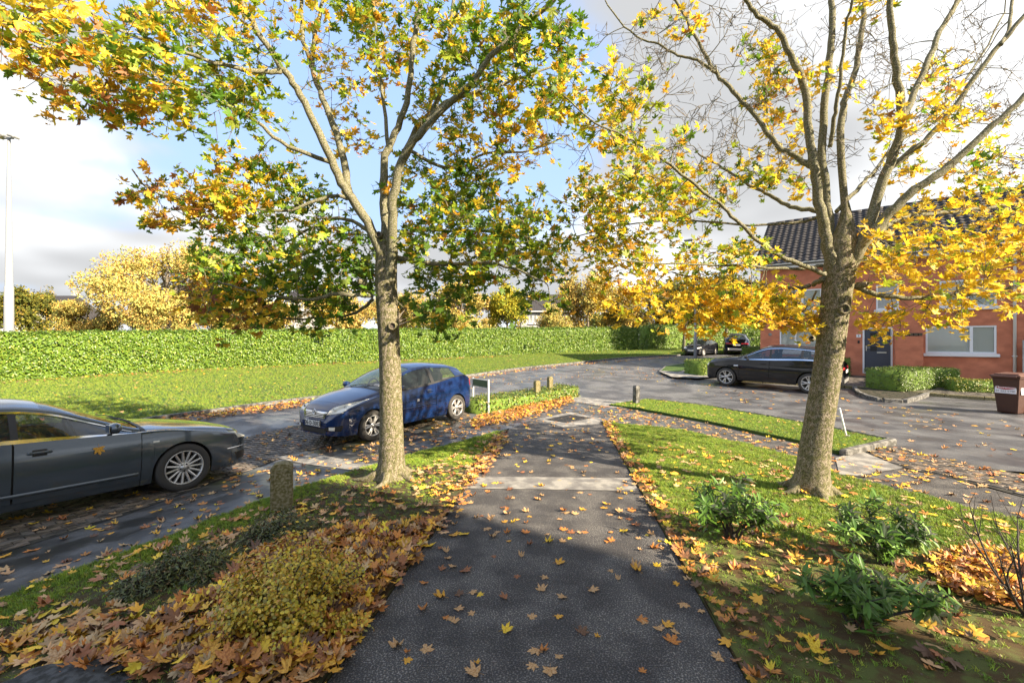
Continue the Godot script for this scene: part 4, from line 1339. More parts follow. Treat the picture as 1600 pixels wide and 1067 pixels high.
# ------------------------------------------------------------------ what lies behind the hedge
func far_tree(called: String, label: String, u: float, vtop: float, vlow: float, half: float, d: float, cols: Array, weights: Array, count: int, leaf: float, group := "") -> void:
	vlow += 14.0
	var c := Q(u, (vtop + vlow) * 0.5, d)
	var foot := Vector3(c.x, H(c.x, d), c.z)
	var t := thing(called, label, "tree", foot, 0.0, group)
	var ry := (vlow - vtop) * 0.5 * d / FP
	var rx := half * d / FP
	var cc := Vector3(0, c.y - foot.y, 0)
	var st := tool()
	tube(st, smooth_path([Vector3(0, -0.2, 0), Vector3(0.05, cc.y * 0.4, 0), Vector3(0, cc.y, 0.1), Vector3(0.1, cc.y + ry * 0.8, 0)], 4), range(13).map(func(k): return lerpf(0.045 * rx + 0.08, 0.02, k / 12.0)), 7, 0.1)
	part(t, "trunk", st, M.twig)
	var br := tool()
	var lobes := []
	for k in 16:
		var a := rng.randf() * TAU
		var e := asin(rng.randf_range(-0.85, 0.95))
		var q := Vector3(cos(a) * cos(e) * rx, sin(e) * ry, sin(a) * cos(e) * rx) * rng.randf_range(0.55, 0.82)
		lobes.append(cc + q)
		var s := Vector3(0, maxf(cc.y * 0.45, cc.y + q.y * 0.4 - ry * 0.4), 0)
		tube(br, smooth_path([s, s.lerp(cc + q, 0.5) + rv() * 0.2, cc + q], 3), range(7).map(func(i): return lerpf(0.02 * rx + 0.02, 0.012, i / 6.0)), 4, 0.0, false)
	part(t, "branches", br, M.twig)
	var xfs := []
	var tints := []
	for k in count:
		var l: Vector3 = lobes[rng.randi() % lobes.size()]
		var q := rv()
		while q.length() > 1.0: q = rv()
		q *= 0.3 + 0.7 * q.length()
		var p := l + Vector3(q.x * rx * 0.42, q.y * ry * 0.38, q.z * rx * 0.42)
		xfs.append(Transform3D(Basis.from_euler(Vector3(rng.randf() * TAU, rng.randf() * TAU, 0)).scaled(Vector3.ONE * leaf * rng.randf_range(0.7, 1.3)), p))
		tints.append(vary(cols[pick(weights)], 0.3))
	many(t, "crown", sprig_mesh, M.leaf_far, xfs, tints)

var sprig_mesh: ArrayMesh
func build_background() -> void:
	sprig_mesh = sprig(7, 0.62, 3)
	var yl := [[0.52, 0.39, 0.1], [0.44, 0.41, 0.12], [0.47, 0.31, 0.09], [0.26, 0.26, 0.07]]
	var gr := [[0.12, 0.13, 0.025], [0.22, 0.2, 0.03], [0.07, 0.085, 0.02], [0.3, 0.22, 0.04]]
	far_tree("yellow_tree", "tall golden yellow tree with open crown behind the left of the laurel hedge", 262, 368, 512, 106, 33, yl, [5, 4, 2, 1], 7000, 0.36)
	far_tree("yellow_tree", "low golden bushy tree between the tall golden tree and the dark roof", 138, 470, 516, 46, 34, yl, [5, 3, 2, 1], 2200, 0.34)
	far_tree("green_tree", "olive green tree beside the tall pale lighting column", 44, 444, 514, 36, 42, gr, [4, 3, 2, 1], 1900, 0.5)
	far_tree("green_tree", "thin bare topped tree behind the olive green tree", 62, 440, 500, 18, 60, gr, [1, 1, 1, 3], 500, 0.5)
	far_tree("yellow_tree", "amber tree seen under the left maple's lower leaves", 400, 455, 515, 60, 40, yl, [3, 2, 4, 2], 1500, 0.5)
	far_tree("yellow_tree", "golden tree seen just left of the left maple's trunk", 525, 440, 516, 50, 42, yl, [4, 2, 4, 1], 1400, 0.5)
	far_tree("yellow_tree", "pale gold tree over the hedge right of the left maple's trunk", 720, 440, 516, 48, 44, yl, [5, 4, 2, 1], 1900, 0.5)
	far_tree("yellow_tree", "lime yellow tree over the hedge before the white house", 792, 446, 514, 34, 46, [[0.5, 0.42, 0.04], [0.3, 0.32, 0.04]], [3, 3], 1500, 0.5)
	far_tree("yellow_tree", "tall amber tree over the hedge right of the white house", 918, 412, 516, 44, 50, yl, [4, 2, 4, 2], 2200, 0.55)
	far_tree("yellow_tree", "round golden tree over the middle of the hedge", 985, 436, 518, 40, 52, yl, [5, 2, 3, 1], 2000, 0.55)
	far_tree("green_tree", "dark olive tree where the hedge meets the far car", 1052, 440, 538, 48, 50, gr, [4, 2, 4, 1], 2600, 0.55)
	far_tree("green_tree", "dark tree above the parked small black car", 1118, 425, 536, 55, 54, gr, [3, 2, 5, 1], 2600, 0.6)
	far_tree("green_tree", "dark tree beside the corner of the terracotta house", 1180, 440, 540, 40, 50, gr, [3, 2, 5, 1], 1800, 0.6)
	for k in 10:
		far_tree("distant_tree", "far off autumn tree on the skyline beyond the hedge and houses", 40 + 100 * k + rng.randf_range(-18, 18), rng.randf_range(474, 492), 514, rng.randf_range(32, 46), 85 + rng.randf_range(0, 25), yl if k % 3 else gr, [3, 2, 3, 3], 900, 1.1, "trees on the skyline")
	for k in [[1068, 44.0, "leaning"], [1133, 43.0, "straight"]]:
		var p := P(k[0], 551.0)
		var t := thing("young_tree", "young tree with a %s bare trunk on the lawn near the small black car" % k[2], "tree", G(p, 0.05))
		var st := tool()
		tube(st, [Vector3(0, -0.1, 0), Vector3(0.1, 1.5, 0), Vector3(0.35, 3.0, 0), Vector3(0.3, 5.0, 0)], [0.16, 0.13, 0.1, 0.05], 8, 0.1)
		part(t, "trunk", st, M.bark_limb)
		var xfs := []
		var tints := []
		for i in 900:
			var q := rv()
			while q.length() > 1.0: q = rv()
			xfs.append(Transform3D(Basis.from_euler(rv() * 3.0).scaled(Vector3.ONE * 0.45), Vector3(0.3, 4.8, 0) + q * Vector3(2.4, 1.9, 2.4)))
			tints.append(vary(gr[pick([3, 3, 2, 2])], 0.3))
		many(t, "crown", sprig_mesh, M.leaf_far, xfs, tints)
	far_house("white rendered house with dark hipped roof behind the lime yellow tree", 856, 489, 514, 42, 62, 460, "render_white")
	far_house("low house with a dark brown roof behind the golden bushy tree", 95, 499, 520, 40, 66, 462, "render_white")
	far_tree("yellow_tree", "wide pale gold tree half hidden by the left maple's trunk", 620, 452, 516, 62, 44, yl, [5, 4, 2, 1], 2600, 0.4)
	far_tree("yellow_tree", "pale yellow tree over the hedge between the white house and the tall amber tree", 868, 470, 516, 30, 47, yl, [4, 5, 1, 2], 1300, 0.4)
	far_house("pale house glimpsed under the left maple's lowest leaves", 492, 470, 516, 28, 64, 445, "render_white")
	# flat white building by the lighting column
	var c := Q(6, 498, 50)
	var t := thing("flat_roofed_building", "plain white flat roofed building behind the tall lighting column", "building", Vector3(c.x, H(c.x, 50), c.z), 0.25)
	var top := Q(6, 485, 50).y - t.position.y
	part(t, "wall", bx(Vector3(0, top * 0.5 - 0.2, 0), Vector3(4.4, top + 0.4, 5)), M.render_white)
	part(t, "parapet", bx(Vector3(0, top + 0.06, 0), Vector3(4.5, 0.12, 5.1), 0.01), M.white_plastic)
	for k in 2: window_part(t, Vector3(-1.2 + 2.2 * k, 1.0, 2.5), 1.2, 1.1, 0.0, [0.5])

func far_house(label: String, u: float, vev: float, vlow: float, half: float, d: float, vtop: float, wall: String) -> void:
	var c := Q(u, vev, d)
	var foot := Vector3(c.x, H(c.x, d), c.z)
	var t := thing("distant_house", label, "house", foot)
	var w := half * 2.0 * d / FP
	var ev := c.y - foot.y
	var rg := Q(u, vtop, d).y - foot.y
	part(t, "wall", bx(Vector3(0, ev * 0.5 - 0.2, 0), Vector3(w, ev + 0.4, 7)), M[wall])
	var st := tool()
	st.set_smooth_group(-1)
	var a := Vector3(-w * 0.5 - 0.3, ev, 3.9)
	var b := Vector3(w * 0.5 + 0.3, ev, 3.9)
	var e := Vector3(-w * 0.5 - 0.3, ev, -3.9)
	var f := Vector3(w * 0.5 + 0.3, ev, -3.9)
	var r1 := Vector3(-w * 0.32, rg, 0)
	var r2 := Vector3(w * 0.32, rg, 0)
	flatq(st, a, b, r2, r1, Vector3(0, 1, 1))
	flatq(st, e, f, r2, r1, Vector3(0, 1, -1))
	tri(st, a, r1, e)
	tri(st, b, f, r2)
	var rf := part(t, "roof", st, M.tile1)
	part(rf, "chimney", bx(Vector3(w * 0.25, rg + 0.2, -0.4), Vector3(0.7, 1.2, 0.5), 0.02), M[wall])
	part(t, "gutter", bx(Vector3(0, ev - 0.05, 3.95), Vector3(w + 0.6, 0.12, 0.1), 0.01), M.white_plastic)
	for k in 3: window_part(t, Vector3((k - 1) * w * 0.3, maxf(ev - 1.6, 0.8), 3.5), 1.1, 1.1, 0.0, [0.5])

# ------------------------------------------------------------------ cars: a body lofted from tables, cut into panels with real gaps
# local axes: +x to the nose, y up, z across. Row r: 0 sill .. 4 belt .. 5 top of side glass .. 6 roof edge .. 8 centre line
class Car:
	var top: Array
	var belt: Array
	var wide: Array
	var roofw: Array
	var edge_drop: Array
	var sill := 0.2
	var axle_f := 1.25
	var axle_r := -1.25
	var arch := 0.36
	var wheel_y := 0.31
	var nose := 2.0
	var tail := -2.0
	var prof := [[0.12, 0.9], [0.25, 0.955], [0.42, 0.99], [0.58, 1.0], [0.75, 0.992], [0.9, 0.97], [1.1, 0.94]]

	func tab(t: Array, x: float) -> float:  # monotone cubic through [x, value], x falling or rising
		var n := t.size()
		if x <= t[0][0]: return t[0][1]
		if x >= t[n - 1][0]: return t[n - 1][1]
		var k := 0
		while x > t[k + 1][0]: k += 1
		var h: float = t[k + 1][0] - t[k][0]
		var s: float = (t[k + 1][1] - t[k][1]) / h
		var s0: float = s if k == 0 else (t[k][1] - t[k - 1][1]) / (t[k][0] - t[k - 1][0])
		var s1: float = s if k == n - 2 else (t[k + 2][1] - t[k + 1][1]) / (t[k + 2][0] - t[k + 1][0])
		var m0: float = 0.0 if s0 * s <= 0.0 else 2.0 * s0 * s / (s0 + s)
		var m1: float = 0.0 if s1 * s <= 0.0 else 2.0 * s1 * s / (s1 + s)
		var u: float = (x - t[k][0]) / h
		return (1 + 2 * u) * (1 - u) * (1 - u) * t[k][1] + u * (1 - u) * (1 - u) * h * m0 + u * u * (3 - 2 * u) * t[k + 1][1] + u * u * (u - 1) * h * m1

	func low(x: float) -> float:
		var y := sill
		if x > nose - 0.35: y = lerpf(sill, sill + 0.02, (x - nose + 0.35) / 0.35)
		if x < tail + 0.4: y = lerpf(sill, sill + 0.1, (tail + 0.4 - x) / 0.4)
		for a in [axle_f, axle_r]:
			var q: float = arch * arch - (x - a) * (x - a)
			if q > 0.0: y = maxf(y, wheel_y + sqrt(q))
		return y

	func at(x: float, r: float, side: float, off := 0.0) -> Vector3:
		var w := tab(wide, x)
		var b := tab(belt, x)
		var tp := tab(top, x)
		var rw := tab(roofw, x)
		var ed := maxf(tp - tab(edge_drop, x), b + 0.015)
		var gt := maxf(ed - 0.045, b + 0.006)
		var y := 0.0
		var z := 0.0
		if r <= 4.0:
			y = lerpf(low(x), b, r / 4.0)
			z = w * tab(prof, y) if r < 4.0 else w * tab(prof, b)
		elif r <= 5.0:
			var f := r - 4.0
			y = lerpf(b, gt, f)
			z = lerpf(w * tab(prof, b), rw + 0.025, f) + 0.012 * sin(f * PI)
		elif r <= 6.0:
			var f := r - 5.0
			y = lerpf(gt, ed, f)
			z = lerpf(rw + 0.025, rw, f * f)
		else:
			var s := (r - 6.0) * 0.5
			y = ed + (tp - ed) * (1.0 - pow(1.0 - s, 2.4))
			z = rw * (1.0 - s)
		var out := Vector3.ZERO
		if off != 0.0:
			out = Vector3(0, off * clampf((r - 4.5) / 2.0, 0.0, 1.0), off * clampf(1.0 - (r - 4.5) / 2.5, 0.0, 1.0))
		return Vector3(x, y + out.y, (z + out.z) * side)

	func half_width(x: float, y: float) -> float:
		if y < low(x) or y > tab(top, x): return -1.0
		var lo := 0.0
		var hi := 8.0
		for k in 9:
			var m := (lo + hi) * 0.5
			if at(x, m, 1.0).y < y: lo = m
			else: hi = m
		return at(x, (lo + hi) * 0.5, 1.0).z

	func end_x(y: float, z: float, front: bool) -> float:
		var x := nose if front else tail
		var s := -0.04 if front else 0.04
		if half_width(x, y) >= absf(z): return x
		for k in 40:
			x += s
			if half_width(x, y) >= absf(z):
				var a := x
				var b := x - s
				for i in 6:
					var m := (a + b) * 0.5
					if half_width(m, y) >= absf(z): a = m
					else: b = m
				return a
		return x

func xs_between(c: Car, x0: float, x1: float) -> Array:
	var o := [x0, x1]
	var n := maxi(2, int(absf(x1 - x0) / 0.07))
	for k in n: o.append(lerpf(x0, x1, float(k) / n))
	for a in [c.axle_f, c.axle_r]:
		for f in [-1.0, -0.985, -0.94, -0.86, -0.75, -0.6, -0.4, -0.2, 0.0, 0.2, 0.4, 0.6, 0.75, 0.86, 0.94, 0.985, 1.0]:
			var x: float = a + f * c.arch
			if x > minf(x0, x1) and x < maxf(x0, x1): o.append(x)
	for e in [c.nose, c.tail]:
		for f in [0.01, 0.025, 0.045, 0.08, 0.12, 0.2]:
			var x: float = e - signf(e) * f
			if x > minf(x0, x1) and x < maxf(x0, x1): o.append(x)
	o.sort()
	var u := []
	for x in o:
		if u.is_empty() or x - u[-1] > 0.004: u.append(x)
	u[-1] = maxf(x0, x1)
	return u

func panel(c: Car, x0: float, x1: float, r0: float, r1: float, sides: Array, off := 0.0, flange := 0.02, rows_n := 0) -> SurfaceTool:
	var st := tool()
	var xs := xs_between(c, x0, x1)
	var nr := rows_n if rows_n else maxi(2, int((r1 - r0) * 4.0))
	for side in sides:
		var rows := []
		for k in nr + 1:
			var row := PackedVector3Array()
			for x in xs: row.append(c.at(x, lerpf(r0, r1, float(k) / nr), side, off))
			rows.append(row)
		grid(st, rows, side > 0.0)
		if flange > 0.0:
			# edges turned inwards so that the gaps have depth
			var fl := Vector3(0, 0, -flange * side)
			st.set_smooth_group(1)
			for e in [0, nr]:
				if e == nr and r1 > 7.9: continue
				var inner := PackedVector3Array()
				var f2 := fl if lerpf(r0, r1, float(e) / nr) < 5.5 else Vector3(0, -flange, 0)
				for p in rows[e]: inner.append(p + f2)
				grid(st, [inner, rows[e]], (side > 0.0) == (e == 0))
			for e in [0, xs.size() - 1]:
				var a := PackedVector3Array()
				var b := PackedVector3Array()
				for k in nr + 1:
					a.append(rows[k][e])
					b.append(rows[k][e] + (fl if lerpf(r0, r1, float(k) / nr) < 5.5 else Vector3(0, -flange, 0)))
				grid(st, [a, b], (side > 0.0) == (e == 0))
			st.set_smooth_group(0)
	return st

# a patch laid on the front or the back: four corners [y, z] bl, br, tr, tl
func patch_end(c: Car, q: Array, front: bool, off: float, n := 8) -> SurfaceTool:
	var st := tool()
	var rows := []
	for j in n + 1:
		var row := PackedVector3Array()
		for i in n + 1:
			var fu := float(i) / n
			var fv := float(j) / n
			var y: float = lerpf(lerpf(q[0][0], q[1][0], fu), lerpf(q[3][0], q[2][0], fu), fv)
			var z: float = lerpf(lerpf(q[0][1], q[1][1], fu), lerpf(q[3][1], q[2][1], fu), fv)
			row.append(Vector3(c.end_x(y, z, front) + (off if front else -off), y, z))
		rows.append(row)
	grid(st, rows)
	var inner := []
	for row in rows:
		var r := PackedVector3Array()
		for p in row: r.append(p - Vector3(0.03 if front else -0.03, 0, 0))
		inner.append(r)
	for j in n:
		for e in [0, n]: quad(st, rows[j][e], rows[j + 1][e], inner[j + 1][e], inner[j][e])
		for e in [0, n]: quad(st, rows[e][j], rows[e][j + 1], inner[e][j + 1], inner[e][j])
	return st

func patch_side(c: Car, x0: float, x1: float, y0: float, y1: float, side: float, off: float, slope := 0.0, n := 8) -> SurfaceTool:
	var st := tool()
	var rows := []
	for j in 4:
		var row := PackedVector3Array()
		for i in n + 1:
			var x := lerpf(x0, x1, float(i) / n)
			var y := lerpf(y0, y1, j / 3.0) + slope * float(i) / n
			var o := off if j > 0 and j < 3 else off * 0.2
			row.append(Vector3(x, y, (c.half_width(x, y) + o) * side))
		rows.append(row)
	grid(st, rows, side > 0.0)
	return st

func wheel(parent: Node3D, at: Vector3, side: float, r: float, w: float, rim: float, spokes: int, twin: float, width: float, hub: float) -> void:
	var xf := Transform3D(Basis(Vector3.RIGHT, side * PI * 0.5), at)  # local y points outwards
	var st := tool()
	var h := w * 0.5
	lathe(st, [Vector2(rim * 0.98, -h), Vector2(r * 0.93, -h), Vector2(r, -h * 0.75), Vector2(r, h * 0.7), Vector2(r * 0.985, h * 0.86), Vector2(r * 0.93, h * 1.0), Vector2(rim * 1.12, h * 1.03), Vector2(rim * 1.02, h * 0.95), Vector2(rim, h * 0.8)], 44)
	var t := part(parent, "wheel", st, M.tyre, xf)
	st = tool()
	lathe(st, [Vector2(rim * 1.03, h * 0.9), Vector2(rim * 1.01, h * 0.98), Vector2(rim * 0.95, h * 0.96), Vector2(rim * 0.92, h * 0.6), Vector2(rim * 0.9, -h * 0.4)], 44)
	part(t, "rim", st, M.alloy)
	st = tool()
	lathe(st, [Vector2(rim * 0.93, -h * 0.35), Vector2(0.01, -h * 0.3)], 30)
	part(t, "wheel_shade_disc", st, M.under)  # dark disc standing in for the shade behind the spokes
	st = tool()
	lathe(st, [Vector2(rim * 0.62, h * 0.05), Vector2(rim * 0.62, h * 0.12), Vector2(0.02, h * 0.13)], 30)
	part(t, "brake_disc", st, M.iron)
	for k in spokes:
		var a := TAU * k / spokes
		var list := [0.0] if twin == 0.0 else [-twin, twin]
		st = tool()
		for q in list:
			var d := Vector3(cos(a + q), 0, sin(a + q))
			var d0 := Vector3(cos(a + q * 0.4), 0, sin(a + q * 0.4))
			var cr := Vector3(-d.z, 0, d.x)
			var p0 := d0 * hub * 0.8 + Vector3(0, h * 0.72, 0)
			var p1 := d * rim * 0.97 + Vector3(0, h * 0.86, 0)
			var w0 := cr * width * 0.6
			var w1 := cr * width * 0.5
			var dn := Vector3(0, -h * 0.35, 0)
			var up := Vector3(0, h * 0.06, 0)
			var c0 := [p0 - w0, p0 + up, p0 + w0, p0 + w0 + dn, p0 - w0 + dn]
			var c1 := [p1 - w1, p1 + up, p1 + w1, p1 + w1 + dn, p1 - w1 + dn]
			st.set_smooth_group(-1)
			for i in 5: flatq(st, c0[i], c1[i], c1[(i + 1) % 5], c0[(i + 1) % 5], (c0[i] + c0[(i + 1) % 5]) * 0.5 - p0 - dn * 0.4)
		part(t, "spoke", st, M.alloy)
	st = tool()
	lathe(st, [Vector2(hub, h * 0.4), Vector2(hub, h * 0.74), Vector2(hub * 0.85, h * 0.8), Vector2(hub * 0.45, h * 0.8), Vector2(hub * 0.42, h * 0.9), Vector2(0.002, h * 0.93)], 24)
	part(t, "hub_cap", st, M.alloy)
	for k in 5:
		var a := TAU * k / 5 + 0.3
		st = tool()
		lathe(st, [Vector2(0.011, h * 0.7), Vector2(0.011, h * 0.83), Vector2(0.001, h * 0.83)], 8, Transform3D(Basis(), Vector3(cos(a), 0, sin(a)) * hub * 0.66))
		part(t, "wheel_nut", st, M.trim)

func car_common(t: Node3D, c: Car, paint: Material, o: Dictionary) -> void:
	# o: cowl, header, rear_glass (x top), rear_base, hood_front, doors [[x_front, x_back]...], glass [[x_front, x_back]...], rim, spokes, twin, spoke_w, frame
	var g := 0.004
	# dark inner shell and floor, so that gaps and arches look into shade
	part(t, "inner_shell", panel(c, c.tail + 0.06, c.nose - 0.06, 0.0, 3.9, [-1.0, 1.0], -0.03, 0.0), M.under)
	var hw := c.tab(c.wide, 0.0)
	var fl := bx(Vector3((c.nose + c.tail) * 0.5, c.sill + 0.06, 0), Vector3(c.nose - c.tail - 0.35, 0.06, hw * 2 - 0.62))
	box(fl, Vector3((c.axle_f + c.axle_r) * 0.5, c.sill + 0.05, 0), Vector3(c.axle_f - c.axle_r - 2 * c.arch - 0.02, 0.06, hw * 2 - 0.14))
	part(t, "floor", fl, M.under)
	for a in [c.axle_f, c.axle_r]:
		for s in [-1.0, 1.0]:
			var st := tool()
			var outer := PackedVector3Array()
			var inner := PackedVector3Array()
			for k in 19:
				var an := PI * k / 18.0
				var zz := c.half_width(a + cos(an) * c.arch * 0.98, c.wheel_y + sin(an) * c.arch + 0.02)
				if zz < 0.2: zz = hw * 0.94
				var q := Vector3(a + cos(an) * (c.arch + 0.004), c.wheel_y + sin(an) * (c.arch + 0.004), 0)
				outer.append(q + Vector3(0, 0, (zz - 0.012) * s))
				inner.append(q + Vector3(0, 0, (hw - 0.42) * s))
			grid(st, [outer, inner])
			for k in 18: tri(st, Vector3(a, c.wheel_y - 0.1, (hw - 0.42) * s), inner[k], inner[k + 1])
			part(t, "wheel_arch_liner", st, M.under)
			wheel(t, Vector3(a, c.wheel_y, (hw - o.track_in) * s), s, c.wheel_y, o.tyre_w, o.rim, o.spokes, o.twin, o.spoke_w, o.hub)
	# outer panels
	part(t, "bonnet", panel(c, o.cowl + g, o.hood_front - g, 4.35, 8.0, [-1.0, 1.0], 0.0, 0.015), paint)
	part(t, "front_bumper", front_cap(c, o.hood_front), paint)
	part(t, "rear_bumper", rear_cap(c, o.rear_cut), paint)
	var last: float = o.hood_front
	var nd: int = o.doors.size()
	for s in [-1.0, 1.0]:
		part(t, "wing", panel(c, o.doors[0][0] + g, o.hood_front - g, 0.0, 4.33, [s]), paint)
		for k in nd:
			var d: Array = o.doors[k]
			var dp := part(t, "door", panel(c, d[1] + g, d[0] - g, 0.45, 4.0, [s]), paint)
			var hx: float = d[1] + 0.2
			var hy: float = c.tab(c.belt, hx) - o.handle_drop
			var hz := c.half_width(hx, hy)
			var hd := bx(Vector3(hx, hy, (hz + 0.022) * s), Vector3(0.2, 0.032, 0.024), 0.009)
			part(dp, "handle", hd, M[o.get("handle_mat", "trim")] if o.has("handle_mat") else paint)
			part(dp, "handle_recess", patch_side(c, hx - 0.06, hx + 0.06, hy - 0.04, hy + 0.035, s, 0.002), M.trim)
			if o.has("strip_y"): part(dp, "rubbing_strip", patch_side(c, d[1] + 0.03, d[0] - 0.03, o.strip_y, o.strip_y + 0.035, s, 0.012, 0.0), paint)
		part(t, "sill", panel(c, o.doors[nd - 1][1] + g, o.doors[0][0] - g, 0.0, 0.43, [s], -0.006), M[o.get("sill_mat", "trim")] if o.has("sill_mat") else paint)
		part(t, "rear_quarter", panel(c, o.rear_cut + g, o.doors[nd - 1][1] - g, 0.0, 4.0, [s]), paint)
		part(t, "waist_trim", panel(c, o.rear_base + 0.05, o.cowl + 0.12, 4.0, 4.12, [s], 0.004, 0.0, 1), M[o.frame])
		part(t, "roof_rail_panel", panel(c, o.rear_base, o.cowl, 5.0, 6.12, [s], 0.0, 0.0), paint)
		if o.has("top_trim"): part(t, "window_trim", panel(c, o.glass[-1][1], o.glass[0][0], 4.95, 5.1, [s], 0.004, 0.0, 1), M[o.top_trim])
		# pillars fill what the glass leaves
		var edge: float = o.cowl
		for k in o.glass.size():
			var q: Array = o.glass[k]
			if edge - q[0] > 0.01: part(t, "pillar", panel(c, q[0], edge, 4.1, 5.02, [s], -0.002, 0.012), M.trim if k > 0 else paint)
			part(t, "side_window", panel(c, q[1], q[0], 4.1, 5.0, [s], -0.01, 0.0), M.car_glass)
			edge = q[1]
		part(t, "pillar", panel(c, o.rear_base, edge, 4.1, 5.02, [s], 0.0, 0.012), paint)
		# door mirror
		var mx: float = o.mirror
		var my: float = c.tab(c.belt, mx) + 0.1
		var mz: float = c.half_width(mx, c.tab(c.belt, mx) - 0.02)
		var ms := tool()
		lathe(ms, [Vector2(0.001, -0.1), Vector2(0.055, -0.09), Vector2(0.085, -0.04), Vector2(0.085, 0.04), Vector2(0.06, 0.085), Vector2(0.001, 0.1)], 14, Transform3D(Basis(Vector3.RIGHT, PI * 0.5).scaled(Vector3(0.75, 0.8, 1.0)), Vector3(mx, my, (mz + 0.13) * s)))
		var mi := part(t, "door_mirror", ms, paint)
		part(mi, "mirror_glass", bx(Vector3(mx - 0.066, my, (mz + 0.13) * s), Vector3(0.006, 0.1, 0.15), 0.002), M.chrome)
		part(mi, "mirror_arm", bx(Vector3(mx, my - 0.055, (mz + 0.03) * s), Vector3(0.05, 0.05, 0.12), 0.012), M.trim)
	part(t, "roof", panel(c, o.rear_glass + g, o.header - g, 6.1, 8.0, [-1.0, 1.0], 0.0, 0.01), paint)
	part(t, "windscreen", panel(c, o.header, o.cowl - 0.02, 6.1, 8.0, [-1.0, 1.0], -0.006, 0.0), M.car_glass)
	part(t, "rear_window", panel(c, o.rear_base, o.rear_glass, 6.12, 8.0, [-1.0, 1.0], -0.006, 0.0), M.car_glass)
	part(t, "scuttle", panel(c, o.cowl - 0.03, o.cowl + 0.02, 4.4, 8.0, [-1.0, 1.0], 0.002, 0.0), M.trim)
	if o.rear_cut < o.rear_base: part(t, "boot_lid", panel(c, o.rear_cut + g, o.rear_base - g, 4.0, 8.0, [-1.0, 1.0], 0.0, 0.012), paint)
	# wipers
	for k in 2:
		var z0 := -0.15 + 0.5 * k
		var p0 := Vector3(o.cowl - 0.02, c.tab(c.top, o.cowl) + 0.012, z0)
		var p1 := Vector3(o.cowl - 0.13, c.tab(c.top, o.cowl - 0.13) - 0.01, z0 - 0.55)
		var ws := tool()
		tube(ws, [p0, p0.lerp(p1, 0.5) + Vector3(0, 0.025, 0), p1 + Vector3(0, 0.012, 0)], [0.009, 0.007, 0.006], 5)
		part(t, "wiper", ws, M.trim)
	# cabin
	var by := c.tab(c.belt, 0.0)
	part(t, "cabin_tub", bx(Vector3((o.cowl + o.rear_base) * 0.5, by - 0.3, 0), Vector3(o.cowl - o.rear_base - 0.2, 0.04, hw * 2 - 0.25)), M.cabin)
	part(t, "dashboard", bx(Vector3(o.cowl - 0.35, by - 0.06, 0), Vector3(0.45, 0.16, hw * 2 - 0.35), 0.05), M.cabin)
	for sx in o.seats:
		for s in [-1.0, 1.0]:
			var se := bx(Vector3(sx - 0.1, by - 0.05, 0.36 * s), Vector3(0.16, 0.62, 0.46), 0.06, Basis(Vector3.BACK, 0.18))
			box(se, Vector3(sx - 0.19, by + 0.32, 0.36 * s), Vector3(0.1, 0.17, 0.25), 0.04, Basis(Vector3.BACK, 0.15))
			part(t, "seat", se, M.cabin)
	var sw := tool()
	var rr := []
	for k in 25: rr.append(Vector3(o.cowl - 0.62, by + 0.02, o.wheel_side * 0.36) + Basis(Vector3.BACK, 0.35) * Vector3(0, cos(TAU * k / 24.0) * 0.18, sin(TAU * k / 24.0) * 0.18))
	tube(sw, rr, rr.map(func(_q): return 0.014), 6, 0.0, false)
	part(t, "steering_wheel", sw, M.trim)

func front_cap(c: Car, x0: float) -> SurfaceTool:
	var st := panel(c, x0, c.nose, 0.0, 8.0, [-1.0, 1.0], 0.0, 0.0, 40)
	close_end(st, c, c.nose, true)
	return st

func rear_cap(c: Car, x0: float) -> SurfaceTool:
	var st := panel(c, c.tail, x0, 0.0, 8.0 if x0 < c.tail + 0.6 and c.tab(c.top, x0) < 1.15 else 4.0, [-1.0, 1.0], 0.0, 0.0, 40)
	close_end(st, c, c.tail, false)
	return st

func close_end(st: SurfaceTool, c: Car, x: float, front: bool) -> void:
	for k in 32:
		var a := c.at(x, k * 0.25, 1.0)
		var b := c.at(x, (k + 1) * 0.25, 1.0)
		var a2 := Vector3(x, a.y, -a.z)
		var b2 := Vector3(x, b.y, -b.z)
		if front: quad(st, a, b, b2, a2)
		else: quad(st, a2, b2, b, a)

func place_car(label: String, called: String, front_px: Vector2, rear_px, c: Car, dir := Vector2.ZERO) -> Node3D:
	# the near side wheels' contact points give place and heading
	var f := P(front_px.x, front_px.y)
	var hw := c.tab(c.wide, 0.0) - 0.1
	if rear_px != null:
		var r := P(rear_px.x, rear_px.y)
		dir = (f - r).normalized()
	f = f if rear_px == null else (f + P(rear_px.x, rear_px.y)) * 0.5
	if rear_px == null: f -= dir * c.axle_f
	var away := Vector2(-dir.y, dir.x)
	if away.y < 0.0: away = -away
	var mid := f + away * hw
	var t := thing(called, label, "car", G(mid, 0.012))
	# lie along the slope between the axles and across
	var pf := G(mid + dir * c.axle_f, 0.012)
	var pr := G(mid + dir * c.axle_r, 0.012)
	var fx := (pf - pr).normalized()
	var l := G(mid + away * hw)
	var rgt := G(mid - away * hw)
	var zz := (l - rgt).normalized()
	var up := zz.cross(fx)
	if up.y < 0.0: up = -up
	up = up.normalized()
	t.basis = Basis(fx, up, fx.cross(up))
	t.position = (l + rgt) * 0.5 + Vector3(0, 0.012, 0)
	return t

